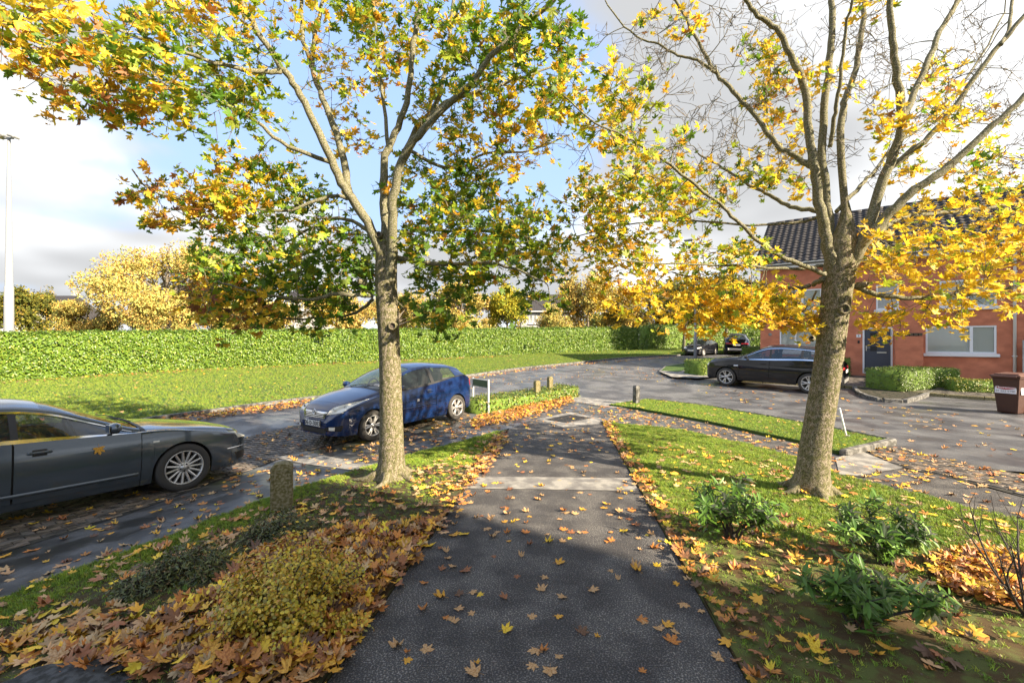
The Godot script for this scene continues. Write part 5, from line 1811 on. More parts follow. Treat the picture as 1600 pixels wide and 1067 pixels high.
func hatch_car() -> Car:
	var c := Car.new()
	c.top = [[-1.95, 0.5], [-1.93, 0.86], [-1.88, 1.0], [-1.72, 1.2], [-1.6, 1.315], [-1.2, 1.405], [-0.5, 1.455], [-0.1, 1.438], [0.2, 1.375], [0.6, 1.205], [0.98, 1.01], [1.3, 0.945], [1.7, 0.835], [1.92, 0.735], [2.0, 0.66], [2.05, 0.5]]
	c.belt = [[-1.95, 0.48], [-1.93, 0.8], [-1.85, 0.95], [-1.6, 1.08], [-1.2, 1.06], [-0.6, 0.985], [0.0, 0.935], [0.8, 0.895], [1.05, 0.885], [1.4, 0.82], [1.8, 0.7], [1.98, 0.6], [2.05, 0.45]]
	c.wide = [[-1.95, 0.62], [-1.9, 0.73], [-1.75, 0.8], [-1.35, 0.85], [-0.8, 0.852], [0.8, 0.85], [1.3, 0.852], [1.65, 0.82], [1.88, 0.74], [2.0, 0.62], [2.05, 0.42]]
	c.roofw = [[-1.95, 0.5], [-1.85, 0.56], [-1.55, 0.53], [-0.6, 0.565], [0.0, 0.575], [0.5, 0.635], [1.0, 0.69], [1.3, 0.69], [1.7, 0.6], [1.95, 0.48], [2.05, 0.3]]
	c.edge_drop = [[-1.95, 0.03], [-1.6, 0.075], [0.0, 0.075], [0.9, 0.06], [1.3, 0.05], [2.05, 0.03]]
	c.axle_f = 1.2555; c.axle_r = -1.2555; c.arch = 0.345; c.wheel_y = 0.306; c.nose = 2.05; c.tail = -1.95; c.sill = 0.19
	return c

func build_cars() -> void:
	# ---- blue hatchback
	var c := hatch_car()
	var t := place_car("dark blue three door hatchback parked with its front beside the maple trunk", "blue_hatchback", Vector2(577, 691), Vector2(715, 657), c)
	t.scale_object_local(Vector3.ONE * 0.965)
	var o := {"cowl": 0.98, "header": 0.05, "rear_glass": -1.56, "rear_base": -1.86, "hood_front": 1.78, "rear_cut": -1.6, "doors": [[0.83, -0.52]], "glass": [[0.86, -0.42], [-0.52, -1.26]], "rim": 0.205, "spokes": 6, "twin": 0.16, "spoke_w": 0.032, "hub": 0.06, "tyre_w": 0.185, "track_in": 0.1, "handle_drop": 0.13, "strip_y": 0.5, "frame": "trim", "mirror": 0.66, "seats": [0.0, -0.85], "wheel_side": 1.0}
	car_common(t, c, M.paint_blue, o)
	part(t, "tailgate", panel(c, -1.9, -1.6, 4.0, 6.1, [-1.0, 1.0], 0.0, 0.0), M.paint_blue)
	for s in [-1.0, 1.0]:
		var h := part(t, "headlamp", patch_end(c, [[0.6, 0.4 * s], [0.65, 0.74 * s], [0.855, 0.765 * s], [0.74, 0.45 * s]], true, 0.008), M.lamp_clear)
		for k in 2:
			var bs := tool()
			var cy := 0.685 + 0.045 * k
			var cz: float = (0.52 + 0.13 * k) * s
			lathe(bs, [Vector2(0.001, 0.0), Vector2(0.035, 0.006), Vector2(0.042, 0.012)], 14, Transform3D(Basis(Vector3.BACK, -PI * 0.5), Vector3(c.end_x(cy, cz, true) + 0.006, cy, cz)))
			part(h, "reflector", bs, M.chrome)
		part(t, "fog_lamp_surround", patch_end(c, [[0.3, 0.36 * s], [0.3, 0.7 * s], [0.41, 0.74 * s], [0.37, 0.4 * s]], true, 0.005), M.trim)
		part(t, "fog_lamp", patch_end(c, [[0.315, 0.5 * s], [0.315, 0.62 * s], [0.385, 0.63 * s], [0.38, 0.5 * s]], true, 0.012), M.lamp_clear)
		part(t, "tail_lamp", patch_end(c, [[0.78, 0.62 * s], [0.8, 0.76 * s], [1.02, 0.74 * s], [1.02, 0.6 * s]], false, 0.008), M.lamp_red)
		part(t, "side_repeater", patch_side(c, 0.98, 1.04, 0.7, 0.725, s, 0.006), M.lamp_clear)
	part(t, "sticker", bx(Vector3(0.05, 0.66, 0.857), Vector3(0.06, 0.05, 0.004), 0.001), M.label_white)
	part(t, "sticker", bx(Vector3(0.05, 0.66, -0.857), Vector3(0.06, 0.05, 0.004), 0.001), M.label_white)
	part(t, "tax_disc", bx(Vector3(0.8, 1.06, -0.38), Vector3(0.004, 0.08, 0.2), 0.001, Basis(Vector3.BACK, 1.1)), M.label_white)
	var gr := part(t, "grille", patch_end(c, [[0.53, -0.36], [0.53, 0.36], [0.66, 0.4], [0.66, -0.4]], true, 0.004), M.trim)
	for k in 3: part(gr, "grille_bar", patch_end(c, [[0.545 + 0.03 * k, -0.37], [0.545 + 0.03 * k, 0.37], [0.556 + 0.03 * k, 0.37], [0.556 + 0.03 * k, -0.37]], true, 0.014, 10), M.chrome)
	part(gr, "grille_bar", patch_end(c, [[0.625, -0.4], [0.625, 0.4], [0.662, 0.41], [0.662, -0.41]], true, 0.018, 10), M.chrome)
	var em := tool()
	var ec := Vector3(c.end_x(0.645, 0, true) + 0.03, 0.645, 0)
	var er := []
	for k in 21: er.append(ec + Vector3(0, cos(TAU * k / 20.0), sin(TAU * k / 20.0)) * 0.055)
	tube(em, er, er.map(func(_q): return 0.008), 6, 0.0, false)
	tube(em, [ec + Vector3(0, 0.006, -0.075), ec + Vector3(0, 0.006, 0.02), ec + Vector3(0, -0.006, -0.02), ec + Vector3(0, -0.006, 0.075)], [0.003, 0.009, 0.009, 0.003], 5)
	part(t, "emblem", em, M.chrome)
	part(t, "lower_intake", patch_end(c, [[0.235, -0.4], [0.235, 0.4], [0.34, 0.42], [0.34, -0.42]], true, 0.004), M.trim)
	var px := c.end_x(0.42, 0.0, true) + 0.025
	var pl := part(t, "number_plate", bx(Vector3(px, 0.425, 0), Vector3(0.012, 0.115, 0.52), 0.004), M.plate)
	text_part(pl, "plate_text", "06-D-3083", 0.085, M.ink, Transform3D(Basis(Vector3.UP, PI * 0.5), Vector3(px + 0.007, 0.425, 0)))
	var an := tool()
	tube(an, [Vector3(-1.1, 1.455, 0), Vector3(-1.32, 1.68, 0)], [0.006, 0.003], 6)
	part(t, "aerial", an, M.trim)
	# ---- grey saloon
	c = Car.new()
	c.top = [[-2.51, 0.5], [-2.49, 0.88], [-2.42, 1.0], [-2.1, 1.05], [-1.93, 1.085], [-1.45, 1.305], [-1.1, 1.37], [-0.55, 1.405], [-0.2, 1.39], [0.1, 1.335], [0.5, 1.17], [0.98, 0.975], [1.3, 0.935], [1.8, 0.855], [2.2, 0.76], [2.34, 0.68], [2.4, 0.5]]
	c.belt = [[-2.51, 0.48], [-2.47, 0.82], [-2.2, 0.94], [-1.5, 0.96], [0.0, 0.925], [0.9, 0.895], [1.1, 0.89], [1.7, 0.8], [2.15, 0.69], [2.34, 0.6], [2.4, 0.45]]
	c.wide = [[-2.51, 0.66], [-2.45, 0.8], [-2.2, 0.88], [-1.6, 0.92], [0.0, 0.925], [1.4, 0.92], [1.85, 0.88], [2.15, 0.8], [2.32, 0.68], [2.4, 0.48]]
	c.roofw = [[-2.51, 0.55], [-2.2, 0.72], [-1.9, 0.68], [-1.3, 0.58], [-0.5, 0.59], [0.1, 0.61], [0.6, 0.68], [1.0, 0.76], [1.5, 0.74], [2.1, 0.62], [2.4, 0.36]]
	c.edge_drop = [[-2.51, 0.03], [-1.9, 0.06], [-0.5, 0.08], [0.5, 0.075], [1.2, 0.05], [2.4, 0.03]]
	c.axle_f = 1.42; c.axle_r = -1.42; c.arch = 0.365; c.wheel_y = 0.328; c.nose = 2.4; c.tail = -2.51; c.sill = 0.185
	t = place_car("dark grey metallic saloon with many spoked wheels parked left of the concrete bollard", "grey_saloon", Vector2(283, 766), null, c, Vector2(0.545, 0.838))
	o = {"cowl": 0.98, "header": 0.05, "rear_glass": -1.42, "rear_base": -1.93, "hood_front": 2.08, "rear_cut": -2.1, "doors": [[0.93, -0.2], [-0.21, -1.18]], "glass": [[0.86, -0.16], [-0.22, -1.1]], "rim": 0.232, "spokes": 15, "twin": 0.0, "spoke_w": 0.026, "hub": 0.075, "tyre_w": 0.225, "track_in": 0.115, "handle_drop": 0.12, "frame": "chrome", "top_trim": "chrome", "mirror": 0.62, "seats": [-0.05, -0.95], "wheel_side": 1.0}
	car_common(t, c, M.paint_grey, o)
	for s in [-1.0, 1.0]:
		part(t, "headlamp", patch_end(c, [[0.575, 0.5 * s], [0.62, 0.79 * s], [0.745, 0.82 * s], [0.69, 0.54 * s]], true, 0.008), M.lamp_clear)
		part(t, "tail_lamp", patch_end(c, [[0.72, 0.5 * s], [0.74, 0.84 * s], [0.9, 0.8 * s], [0.92, 0.5 * s]], false, 0.008), M.lamp_red)
		part(t, "side_repeater", patch_side(c, 1.05, 1.12, 0.735, 0.757, s, 0.006), M.lamp_clear)
		part(t, "bumper_strip", patch_side(c, 2.0, 2.33, 0.47, 0.485, s, 0.006), M.chrome)
		part(t, "door_crease", patch_side(c, -1.15, 0.9, 0.33, 0.375, s, 0.014, 0.0, 24), M.paint_grey)
		part(t, "side_vent", patch_end(c, [[0.28, 0.52 * s], [0.28, 0.76 * s], [0.4, 0.8 * s], [0.4, 0.55 * s]], true, 0.004), M.trim)
	part(t, "grille", patch_end(c, [[0.3, -0.26], [0.3, 0.26], [0.7, 0.34], [0.7, -0.34]], true, 0.006), M.trim)
	var leafp := c.half_width(0.55, 0.72)
	var fl := part(self, "fallen_leaf", leaf_meshes[1], M.fallen_amber, t.transform * Transform3D(leaf_basis(Vector3(0.1, 0.2, 1), Vector3(0.1, -1, 0), 0.14), Vector3(0.5, 0.78, leafp + 0.012)))
	tag(fl, "amber maple leaf stuck to the grey saloon's front door", "leaf")
	# ---- black sports utility car before the house
	c = Car.new()
	c.top = [[-2.42, 0.62], [-2.38, 1.06], [-2.25, 1.2], [-1.95, 1.5], [-1.75, 1.61], [-1.3, 1.69], [-0.6, 1.735], [-0.15, 1.715], [0.15, 1.64], [0.6, 1.43], [1.02, 1.23], [1.3, 1.2], [1.7, 1.14], [2.1, 1.04], [2.25, 0.93], [2.31, 0.62]]
	c.belt = [[-2.42, 0.6], [-2.35, 1.0], [-2.1, 1.18], [-1.4, 1.19], [0.0, 1.13], [0.9, 1.11], [1.2, 1.1], [1.7, 1.03], [2.1, 0.92], [2.25, 0.82], [2.31, 0.57]]
	c.wide = [[-2.42, 0.66], [-2.35, 0.82], [-2.1, 0.91], [-1.4, 0.955], [0.0, 0.95], [1.4, 0.955], [1.8, 0.92], [2.1, 0.84], [2.25, 0.72], [2.31, 0.5]]
	c.roofw = [[-2.42, 0.55], [-2.2, 0.66], [-1.8, 0.57], [-0.6, 0.62], [0.1, 0.64], [0.6, 0.72], [1.0, 0.8], [1.5, 0.78], [2.0, 0.68], [2.31, 0.4]]
	c.edge_drop = [[-2.42, 0.03], [-1.8, 0.07], [-0.5, 0.08], [0.5, 0.075], [1.2, 0.05], [2.31, 0.03]]
	c.prof = [[0.2, 0.92], [0.35, 0.965], [0.5, 0.99], [0.7, 1.0], [0.9, 0.99], [1.05, 0.965], [1.2, 0.94]]
	c.axle_f = 1.437; c.axle_r = -1.437; c.arch = 0.42; c.wheel_y = 0.368; c.nose = 2.31; c.tail = -2.42; c.sill = 0.27
	o = {"cowl": 1.02, "header": 0.05, "rear_glass": -1.74, "rear_base": -2.16, "hood_front": 1.98, "rear_cut": -2.02, "doors": [[0.95, -0.12], [-0.13, -1.08]], "glass": [[0.88, -0.1], [-0.17, -1.12], [-1.2, -1.72]], "rim": 0.262, "spokes": 5, "twin": 0.2, "spoke_w": 0.034, "hub": 0.075, "tyre_w": 0.25, "track_in": 0.13, "handle_drop": 0.13, "frame": "chrome", "top_trim": "chrome", "mirror": 0.66, "seats": [-0.05, -0.95], "wheel_side": 1.0}
	t = place_car("black sports utility car parked before the terracotta house", "black_suv", Vector2(1138, 603), Vector2(1262, 614.5), c)
	car_common(t, c, M.paint_black, o)
	suv_extra(t, c)
	var t2 := place_car("dark blue sports utility car showing its back beside the terracotta house corner", "navy_suv", Vector2(1172, 551.5), null, c, Vector2(0.5, 0.866))
	car_common(t2, c, M.paint_navy, o)
	suv_extra(t2, c)
	# ---- small black hatchback far along the road
	c = hatch_car()
	o = {"cowl": 0.98, "header": 0.05, "rear_glass": -1.56, "rear_base": -1.86, "hood_front": 1.78, "rear_cut": -1.6, "doors": [[0.83, -0.2], [-0.21, -1.0]], "glass": [[0.86, -0.16], [-0.24, -1.2]], "rim": 0.205, "spokes": 8, "twin": 0.0, "spoke_w": 0.05, "hub": 0.06, "tyre_w": 0.185, "track_in": 0.1, "handle_drop": 0.13, "frame": "trim", "mirror": 0.66, "seats": [0.0, -0.85], "wheel_side": 1.0}
	t = place_car("small black hatchback parked far along the road by the dark hedge", "black_hatchback", Vector2(1099, 556.5), null, c, Vector2(-0.75, -0.66))
	t.scale_object_local(Vector3.ONE * 0.88)
	car_common(t, c, M.paint_black, o)
	part(t, "tailgate", panel(c, -1.9, -1.6, 4.0, 6.1, [-1.0, 1.0], 0.0, 0.0), M.paint_black)
	for s in [-1.0, 1.0]:
		part(t, "headlamp", patch_end(c, [[0.625, 0.42 * s], [0.66, 0.72 * s], [0.8, 0.755 * s], [0.725, 0.46 * s]], true, 0.008), M.lamp_clear)
		part(t, "tail_lamp", patch_end(c, [[0.78, 0.62 * s], [0.8, 0.76 * s], [1.02, 0.74 * s], [1.02, 0.6 * s]], false, 0.008), M.lamp_red)
	part(t, "grille", patch_end(c, [[0.3, -0.4], [0.3, 0.4], [0.44, 0.4], [0.44, -0.4]], true, 0.004), M.trim)
	part(t, "number_plate", bx(Vector3(c.end_x(0.48, 0, true) + 0.02, 0.48, 0), Vector3(0.012, 0.115, 0.52), 0.004), M.plate)

func suv_extra(t: Node3D, c: Car) -> void:
	for s in [-1.0, 1.0]:
		part(t, "headlamp", patch_end(c, [[0.78, 0.48 * s], [0.8, 0.8 * s], [0.9, 0.82 * s], [0.87, 0.5 * s]], true, 0.008), M.lamp_clear)
		part(t, "tail_lamp", patch_end(c, [[0.9, 0.35 * s], [0.9, 0.84 * s], [1.0, 0.82 * s], [0.98, 0.35 * s]], false, 0.008), M.lamp_red)
		part(t, "wing_vent", patch_side(c, 0.98, 1.14, 0.84, 0.88, s, 0.008, -0.01), M.chrome)
	part(t, "grille", patch_end(c, [[0.5, -0.42], [0.5, 0.42], [0.84, 0.44], [0.84, -0.44]], true, 0.006), M.trim)
	part(t, "rear_skid", patch_end(c, [[0.42, -0.6], [0.42, 0.6], [0.56, 0.62], [0.56, -0.62]], false, 0.008), M.alloy)
	part(t, "number_plate", bx(Vector3(c.end_x(0.82, 0, false) - 0.02, 0.82, 0), Vector3(0.012, 0.115, 0.52), 0.004), M.plate)
	part(t, "tailgate", panel(c, -2.38, -2.02, 4.0, 6.1, [-1.0, 1.0], 0.0, 0.0), M.paint_navy if str(t.name).begins_with("navy") else M.paint_black)

# ------------------------------------------------------------------ posts, bollards, sign, bin
func bollard(label: String, at: Vector3, w: float, h: float, dpt: float, turn: float, kind := "old_concrete") -> void:
	var t := thing("concrete_bollard", label, "bollard", at, turn)
	var st := tool()
	# a shaft with a peaked top
	st.set_smooth_group(-1)
	var pr := [Vector2(-w * 0.5, -0.1), Vector2(-w * 0.5, h * 0.9), Vector2(-w * 0.34, h * 0.97), Vector2(0, h), Vector2(w * 0.34, h * 0.975), Vector2(w * 0.5, h * 0.93), Vector2(w * 0.5, -0.1)]
	for k in pr.size() - 1:
		var a := Vector3(pr[k].x, pr[k].y, dpt * 0.5)
		var b := Vector3(pr[k + 1].x, pr[k + 1].y, dpt * 0.5)
		var d := Vector3(0, 0, -dpt)
		flatq(st, a, b, b + d, a + d, Vector3((a.x + b.x), (b.x - a.x) * 2.0, 0))
		for z in [0.0, -dpt]: 
			var c := Vector3(0, 0, dpt * 0.5 + z)
			if (a - c + d * 0).length() > 0.0:
				var aa := Vector3(a.x, a.y, dpt * 0.5 + z)
				var bb := Vector3(b.x, b.y, dpt * 0.5 + z)
				if z == 0.0: tri(st, c, aa, bb)
				else: tri(st, c, bb, aa)
	part(t, "shaft", st, M[kind])
	# a sunk panel's frame on the faces
	for s in [-1.0, 1.0]:
		var fr := tool()
		for e in [[-w * 0.41, h * 0.45, w * 0.1, h * 0.78], [w * 0.41, h * 0.45, w * 0.1, h * 0.78], [0, h * 0.86, w * 0.9, h * 0.05]]: box(fr, Vector3(e[0], e[1], s * (dpt * 0.5 + 0.003)), Vector3(e[2], e[3], 0.008), 0.003)
		part(t, "raised_edge", fr, M[kind])

func build_street_things() -> void:
	var face := atan2(-1.0, 1.0)
	var near := PG(440, 800, 0.03)
	bollard("squat weathered concrete bollard on the verge by the grey saloon", near, 0.21, 0.52, 0.14, 0.35)
	bollard("short bollard half hidden in the low hedge, the nearer of the two", PG(839, 631, 0.0), 0.17, 0.74, 0.14, 0.5)
	bollard("short pale bollard behind the low hedge, the farther of the two", PG(859.5, 624, 0.0), 0.16, 0.78, 0.14, 0.5)
	bollard("lone upright bollard at the tip of the grass strip", PG(994.5, 633, 0.05), 0.15, 0.56, 0.15, 0.4, "kerb")
	# street sign on two legs
	var a := P(739, 640)
	var b := P(763, 646)
	var dir := (b - a).normalized()
	var t := thing("street_sign", "low green street name board on two pale posts by the blue hatchback", "sign", G((a + b) * 0.5), atan2(dir.y, dir.x))
	var w := a.distance_to(b)
	for s in [-1.0, 1.0]: part(t, "post", bx(Vector3(s * w * 0.5, 0.42, 0), Vector3(0.05, 1.0, 0.05), 0.008), M.sign_grey)
	var bd := part(t, "board", bx(Vector3(0, 0.79, 0.0), Vector3(w - 0.052, 0.21, 0.025), 0.004), M.sign_green)
	var fr := tool()
	for e in [[0, 0.1], [0, -0.1]]: box(fr, Vector3(0, 0.79 + e[1], 0.0), Vector3(w - 0.054, 0.018, 0.032), 0.003)
	part(bd, "frame", fr, M.sign_grey)
	# lamp post by the square hedge
	var lp := thing("lamp_post", "slim grey lamp post rising from the verge behind the square hedge", "lamp post", PG(1087, 566, 0.1))
	var st := tool()
	lathe(st, [Vector2(0.0, 0.0), Vector2(0.11, 0.0), Vector2(0.11, 1.7), Vector2(0.075, 1.76), Vector2(0.072, 3.5), Vector2(0.05, 7.4)], 16)
	part(lp, "column", st, M.galvanised)
	part(lp, "access_door", bx(Vector3(0, 1.0, 0.11), Vector3(0.1, 0.5, 0.012), 0.004), M.galvanised)
	st = tool()
	tube(st, smooth_path([Vector3(0, 7.3, 0), Vector3(0, 7.65, 0.1), Vector3(-0.5, 7.8, 0.5)], 4), range(9).map(func(_k): return 0.035), 8)
	part(lp, "arm", st, M.galvanised)
	part(lp, "lantern", bx(Vector3(-0.7, 7.8, 0.7), Vector3(0.3, 0.13, 0.62), 0.05, Basis(Vector3.UP, 0.78)), M.galvanised)
	# tall lighting column behind the hedge
	var base := Q(13, 533, 24.0)
	base.y = H(base.x, 24.0)
	var tl := thing("lighting_column", "very tall pale tapering lighting column behind the laurel hedge", "lamp post", base)
	var top := Q(8, 216, 24.0).y - base.y
	st = tool()
	lathe(st, [Vector2(0.21, -0.1), Vector2(0.205, 2.0), Vector2(0.19, 4.6), Vector2(0.165, 4.62), Vector2(0.07, top)], 18)
	part(tl, "column", st, M.galvanised)
	part(tl, "collar", bx(Vector3(0, top, 0), Vector3(0.5, 0.07, 0.12), 0.02), M.galvanised)
	for s in [-1.0, 1.0]:
		var hd := part(tl, "floodlight", bx(Vector3(s * 0.3, top + 0.08, 0.05), Vector3(0.42, 0.16, 0.4), 0.05, Basis(Vector3.BACK, -0.3 * s)), M.galvanised)
		part(hd, "glass", bx(Vector3(s * 0.3, top - 0.005, 0.06), Vector3(0.34, 0.01, 0.32), 0.0, Basis(Vector3.BACK, -0.3 * s)), M.lens)
	# leaning white stake behind the right maple
	var sk := thing("white_stake", "thin white stake leaning on the grass strip behind the leaning maple", "stake", PG(1325, 687, 0.06))
	st = tool()
	tube(st, [Vector3(0, -0.1, 0), Vector3(-0.17, 0.55, 0.02)], [0.018, 0.016], 8)
	part(sk, "rod", st, M.white_paint)
	part(sk, "foot", bx(Vector3(0.005, 0.01, 0), Vector3(0.06, 0.04, 0.06), 0.01), M.galvanised)
	# brown wheelie bin
	var p := P(1583, 645.5)
	t = thing("wheelie_bin", "brown wheelie bin with a white and red label at the kerb", "bin", G(p), deg_to_rad(-72))
	st = tool()
	st.set_smooth_group(-1)
	var rows := []
	for k in [[0.02, 0.19, 0.22], [0.06, 0.2, 0.235], [0.5, 0.235, 0.275], [0.93, 0.265, 0.31], [0.96, 0.285, 0.33], [1.0, 0.285, 0.33]]:
		rows.append(PackedVector3Array([Vector3(-k[1], k[0], k[2]), Vector3(-k[1] + 0.03, k[0], k[2] + 0.025), Vector3(k[1] - 0.03, k[0], k[2] + 0.025), Vector3(k[1], k[0], k[2]), Vector3(k[1], k[0], -k[2]), Vector3(-k[1], k[0], -k[2]), Vector3(-k[1], k[0], k[2])]))
	grid(st, rows, true)
	st.set_smooth_group(-1)
	part(t, "body", st, M.bin_brown)
	var lid := bx(Vector3(0, 1.035, 0.0), Vector3(0.62, 0.05, 0.74), 0.02, Basis(Vector3.RIGHT, 0.05))
	box(lid, Vector3(0, 1.07, 0.02), Vector3(0.5, 0.035, 0.56), 0.016, Basis(Vector3.RIGHT, 0.05))
	var ld := part(t, "lid", lid, M.bin_lid)
	part(ld, "lip", bx(Vector3(0, 1.0, 0.37), Vector3(0.5, 0.05, 0.05), 0.015), M.bin_lid)
	st = tool()
	tube(st, [Vector3(-0.27, 0.98, -0.42), Vector3(0.27, 0.98, -0.42)], [0.016, 0.016], 8)
	for s in [-1.0, 1.0]: tube(st, [Vector3(s * 0.25, 0.96, -0.3), Vector3(s * 0.25, 0.98, -0.42)], [0.016, 0.016], 6)
	part(t, "handle", st, M.bin_brown)
	for s in [-1.0, 1.0]:
		st = tool()
		lathe(st, [Vector2(0.06, -0.025), Vector2(0.1, -0.025), Vector2(0.1, 0.025), Vector2(0.06, 0.028), Vector2(0.02, 0.015), Vector2(0.001, 0.015)], 20, Transform3D(Basis(Vector3.BACK, PI * 0.5 * -s), Vector3(s * 0.27, 0.1, -0.22)))
		part(t, "wheel", st, M.rubber)
	# labels on the front and on the side that faces the road
	for f in [[Transform3D(Basis(Vector3.RIGHT, -0.08), Vector3(0, 0.66, 0.318)), "front"], [Transform3D(Basis(Vector3.UP, PI * 0.5) * Basis(Vector3.RIGHT, -0.075), Vector3(0.251, 0.64, 0)), "side"]]:
		var xf: Transform3D = f[0]
		var lb := part(t, "label", bx(Vector3.ZERO, Vector3(0.42, 0.22, 0.004), 0.001), M.label_white, xf)
		st = tool()
		lathe(st, [Vector2(0.19, -0.002), Vector2(0.19, 0.001), Vector2(0.0, 0.001)], 28, Transform3D(Basis(Vector3.RIGHT, PI * 0.5).scaled(Vector3(1, 0.27, 1)), Vector3(0, 0.045, 0.004)))
		part(lb, "red_oval", st, M.label_red)
		text_part(lb, "oval_text", "Thorntons", 0.055, M.label_white, Transform3D(Basis(), Vector3(0, 0.045, 0.0065)), "Droid Serif")
		text_part(lb, "phone_text", "01 623 5190", 0.05, M.ink, Transform3D(Basis(), Vector3(0, -0.05, 0.004)), "Droid Sans", false)

# ------------------------------------------------------------------ shrubs
func laurel(label: String, u: float, v: float, spread: float, high: float, count: int, sd: int) -> void:
	rng.seed = sd
	var p := P(u, v)
	var t := thing("laurel_shrub", label, "shrub", G(p, 0.03))
	var stems := tool()
	var tips := []
	for k in 13:
		var a := TAU * k / 13.0 + rng.randf() * 0.5
		var rr := spread * sqrt(rng.randf_range(0.1, 1.0))
		var e := Vector3(cos(a) * rr, high * rng.randf_range(0.55, 0.95), sin(a) * rr * 0.8)
		var path := smooth_path([Vector3(rng.randf_range(-0.05, 0.05), -0.03, rng.randf_range(-0.05, 0.05)), e * Vector3(0.35, 0.35, 0.35) + rv() * 0.03, e * Vector3(0.75, 0.7, 0.75) + rv() * 0.03, e], 3)
		var rad := []
		for i in path.size(): rad.append(lerpf(0.011, 0.004, float(i) / (path.size() - 1)))
		tube(stems, path, rad, 5, 0.0, false)
		tips.append([e, (e - path[path.size() - 3]).normalized()])
		for i in 2:
			var f: Vector3 = path[rng.randi_range(path.size() / 2, path.size() - 2)]
			var e2: Vector3 = f + Vector3(rng.randf_range(-1, 1), rng.randf_range(0.2, 1.0), rng.randf_range(-1, 1)) * high * 0.28
			tube(stems, [f, e2], [0.005, 0.003], 4, 0.0, false)
			tips.append([e2, (e2 - f).normalized()])
	part(t, "stems", stems, M.twig_dark)
	var lm := [oval_leaf(0.26, 0.3), oval_leaf(0.3, 0.5), oval_leaf(0.23, 0.15)]
	var more := []
	for k in count * 4:
		var tip: Array = tips[k % tips.size()]
		var back := rng.randf() * 0.2
		var a := k * 2.4
		var ax: Vector3 = tip[1]
		var side := ax.cross(Vector3(cos(a), 0.1, sin(a))).normalized()
		var out := (ax * rng.randf_range(0.3, 1.7) + Vector3(0, rng.randf_range(0.0, 0.7), 0) + side + rv() * 0.25).normalized()
		var n := (ax + Vector3(0, 0.4, 0) - out * 0.4 + rv() * 0.55).normalized()
		var xf := Transform3D(leaf_basis(n, out, rng.randf_range(0.055, 0.11)), tip[0] - ax * back)
		if k < count: part(t, "leaf", lm[k % 3], M["laurel%d" % (rng.randi() % 4)], xf)
		else: more.append(xf)
	many(t, "foliage", lm[0], M.laurel0, more)

func tiny_bush(called: String, label: String, u: float, v: float, rx: float, ry: float, rz: float, leaf: float, count: int, cols: Array, weights: Array, mesh: Mesh) -> void:
	var p := P(u, v)
	var t := thing(called, label, "shrub", G(p, 0.03))
	var st := tool()
	var ends := []
	for k in 70:
		var a := rng.randf() * TAU
		var e := asin(rng.randf_range(0.05, 1.0))
		var q := Vector3(cos(a) * cos(e) * rx, sin(e) * ry, sin(a) * cos(e) * rz) * rng.randf_range(0.75, 1.0)
		q *= 1.0 + 0.25 * noise.get_noise_3d(q.x * 3.0 + u, q.y * 3.0, q.z * 3.0)
		tube(st, smooth_path([Vector3(rng.randf_range(-0.06, 0.06), -0.02, rng.randf_range(-0.06, 0.06)), q * 0.5 + rv() * 0.05, q], 3), [0.006, 0.005, 0.005, 0.004, 0.004, 0.003, 0.002], 4, 0.0, false)
		ends.append(q)
	part(t, "stems", st, M.twig_dark)
	var xfs := []
	var tints := []
	for k in count:
		var q: Vector3 = ends[rng.randi() % ends.size()]
		var f := pow(rng.randf(), 0.4)
		var at := q * f + rv() * 0.055 * (0.6 + rx)
		if at.y < 0.0: at.y = 0.01
		xfs.append(Transform3D(leaf_basis((q.normalized() + Vector3(0, 0.5, 0) + rv()).normalized(), rv() + q, leaf * rng.randf_range(0.7, 1.3)), at))
		tints.append(vary(cols[pick(weights)], 0.3))
	many(t, "foliage", mesh, M.leaf_gloss, xfs, tints)

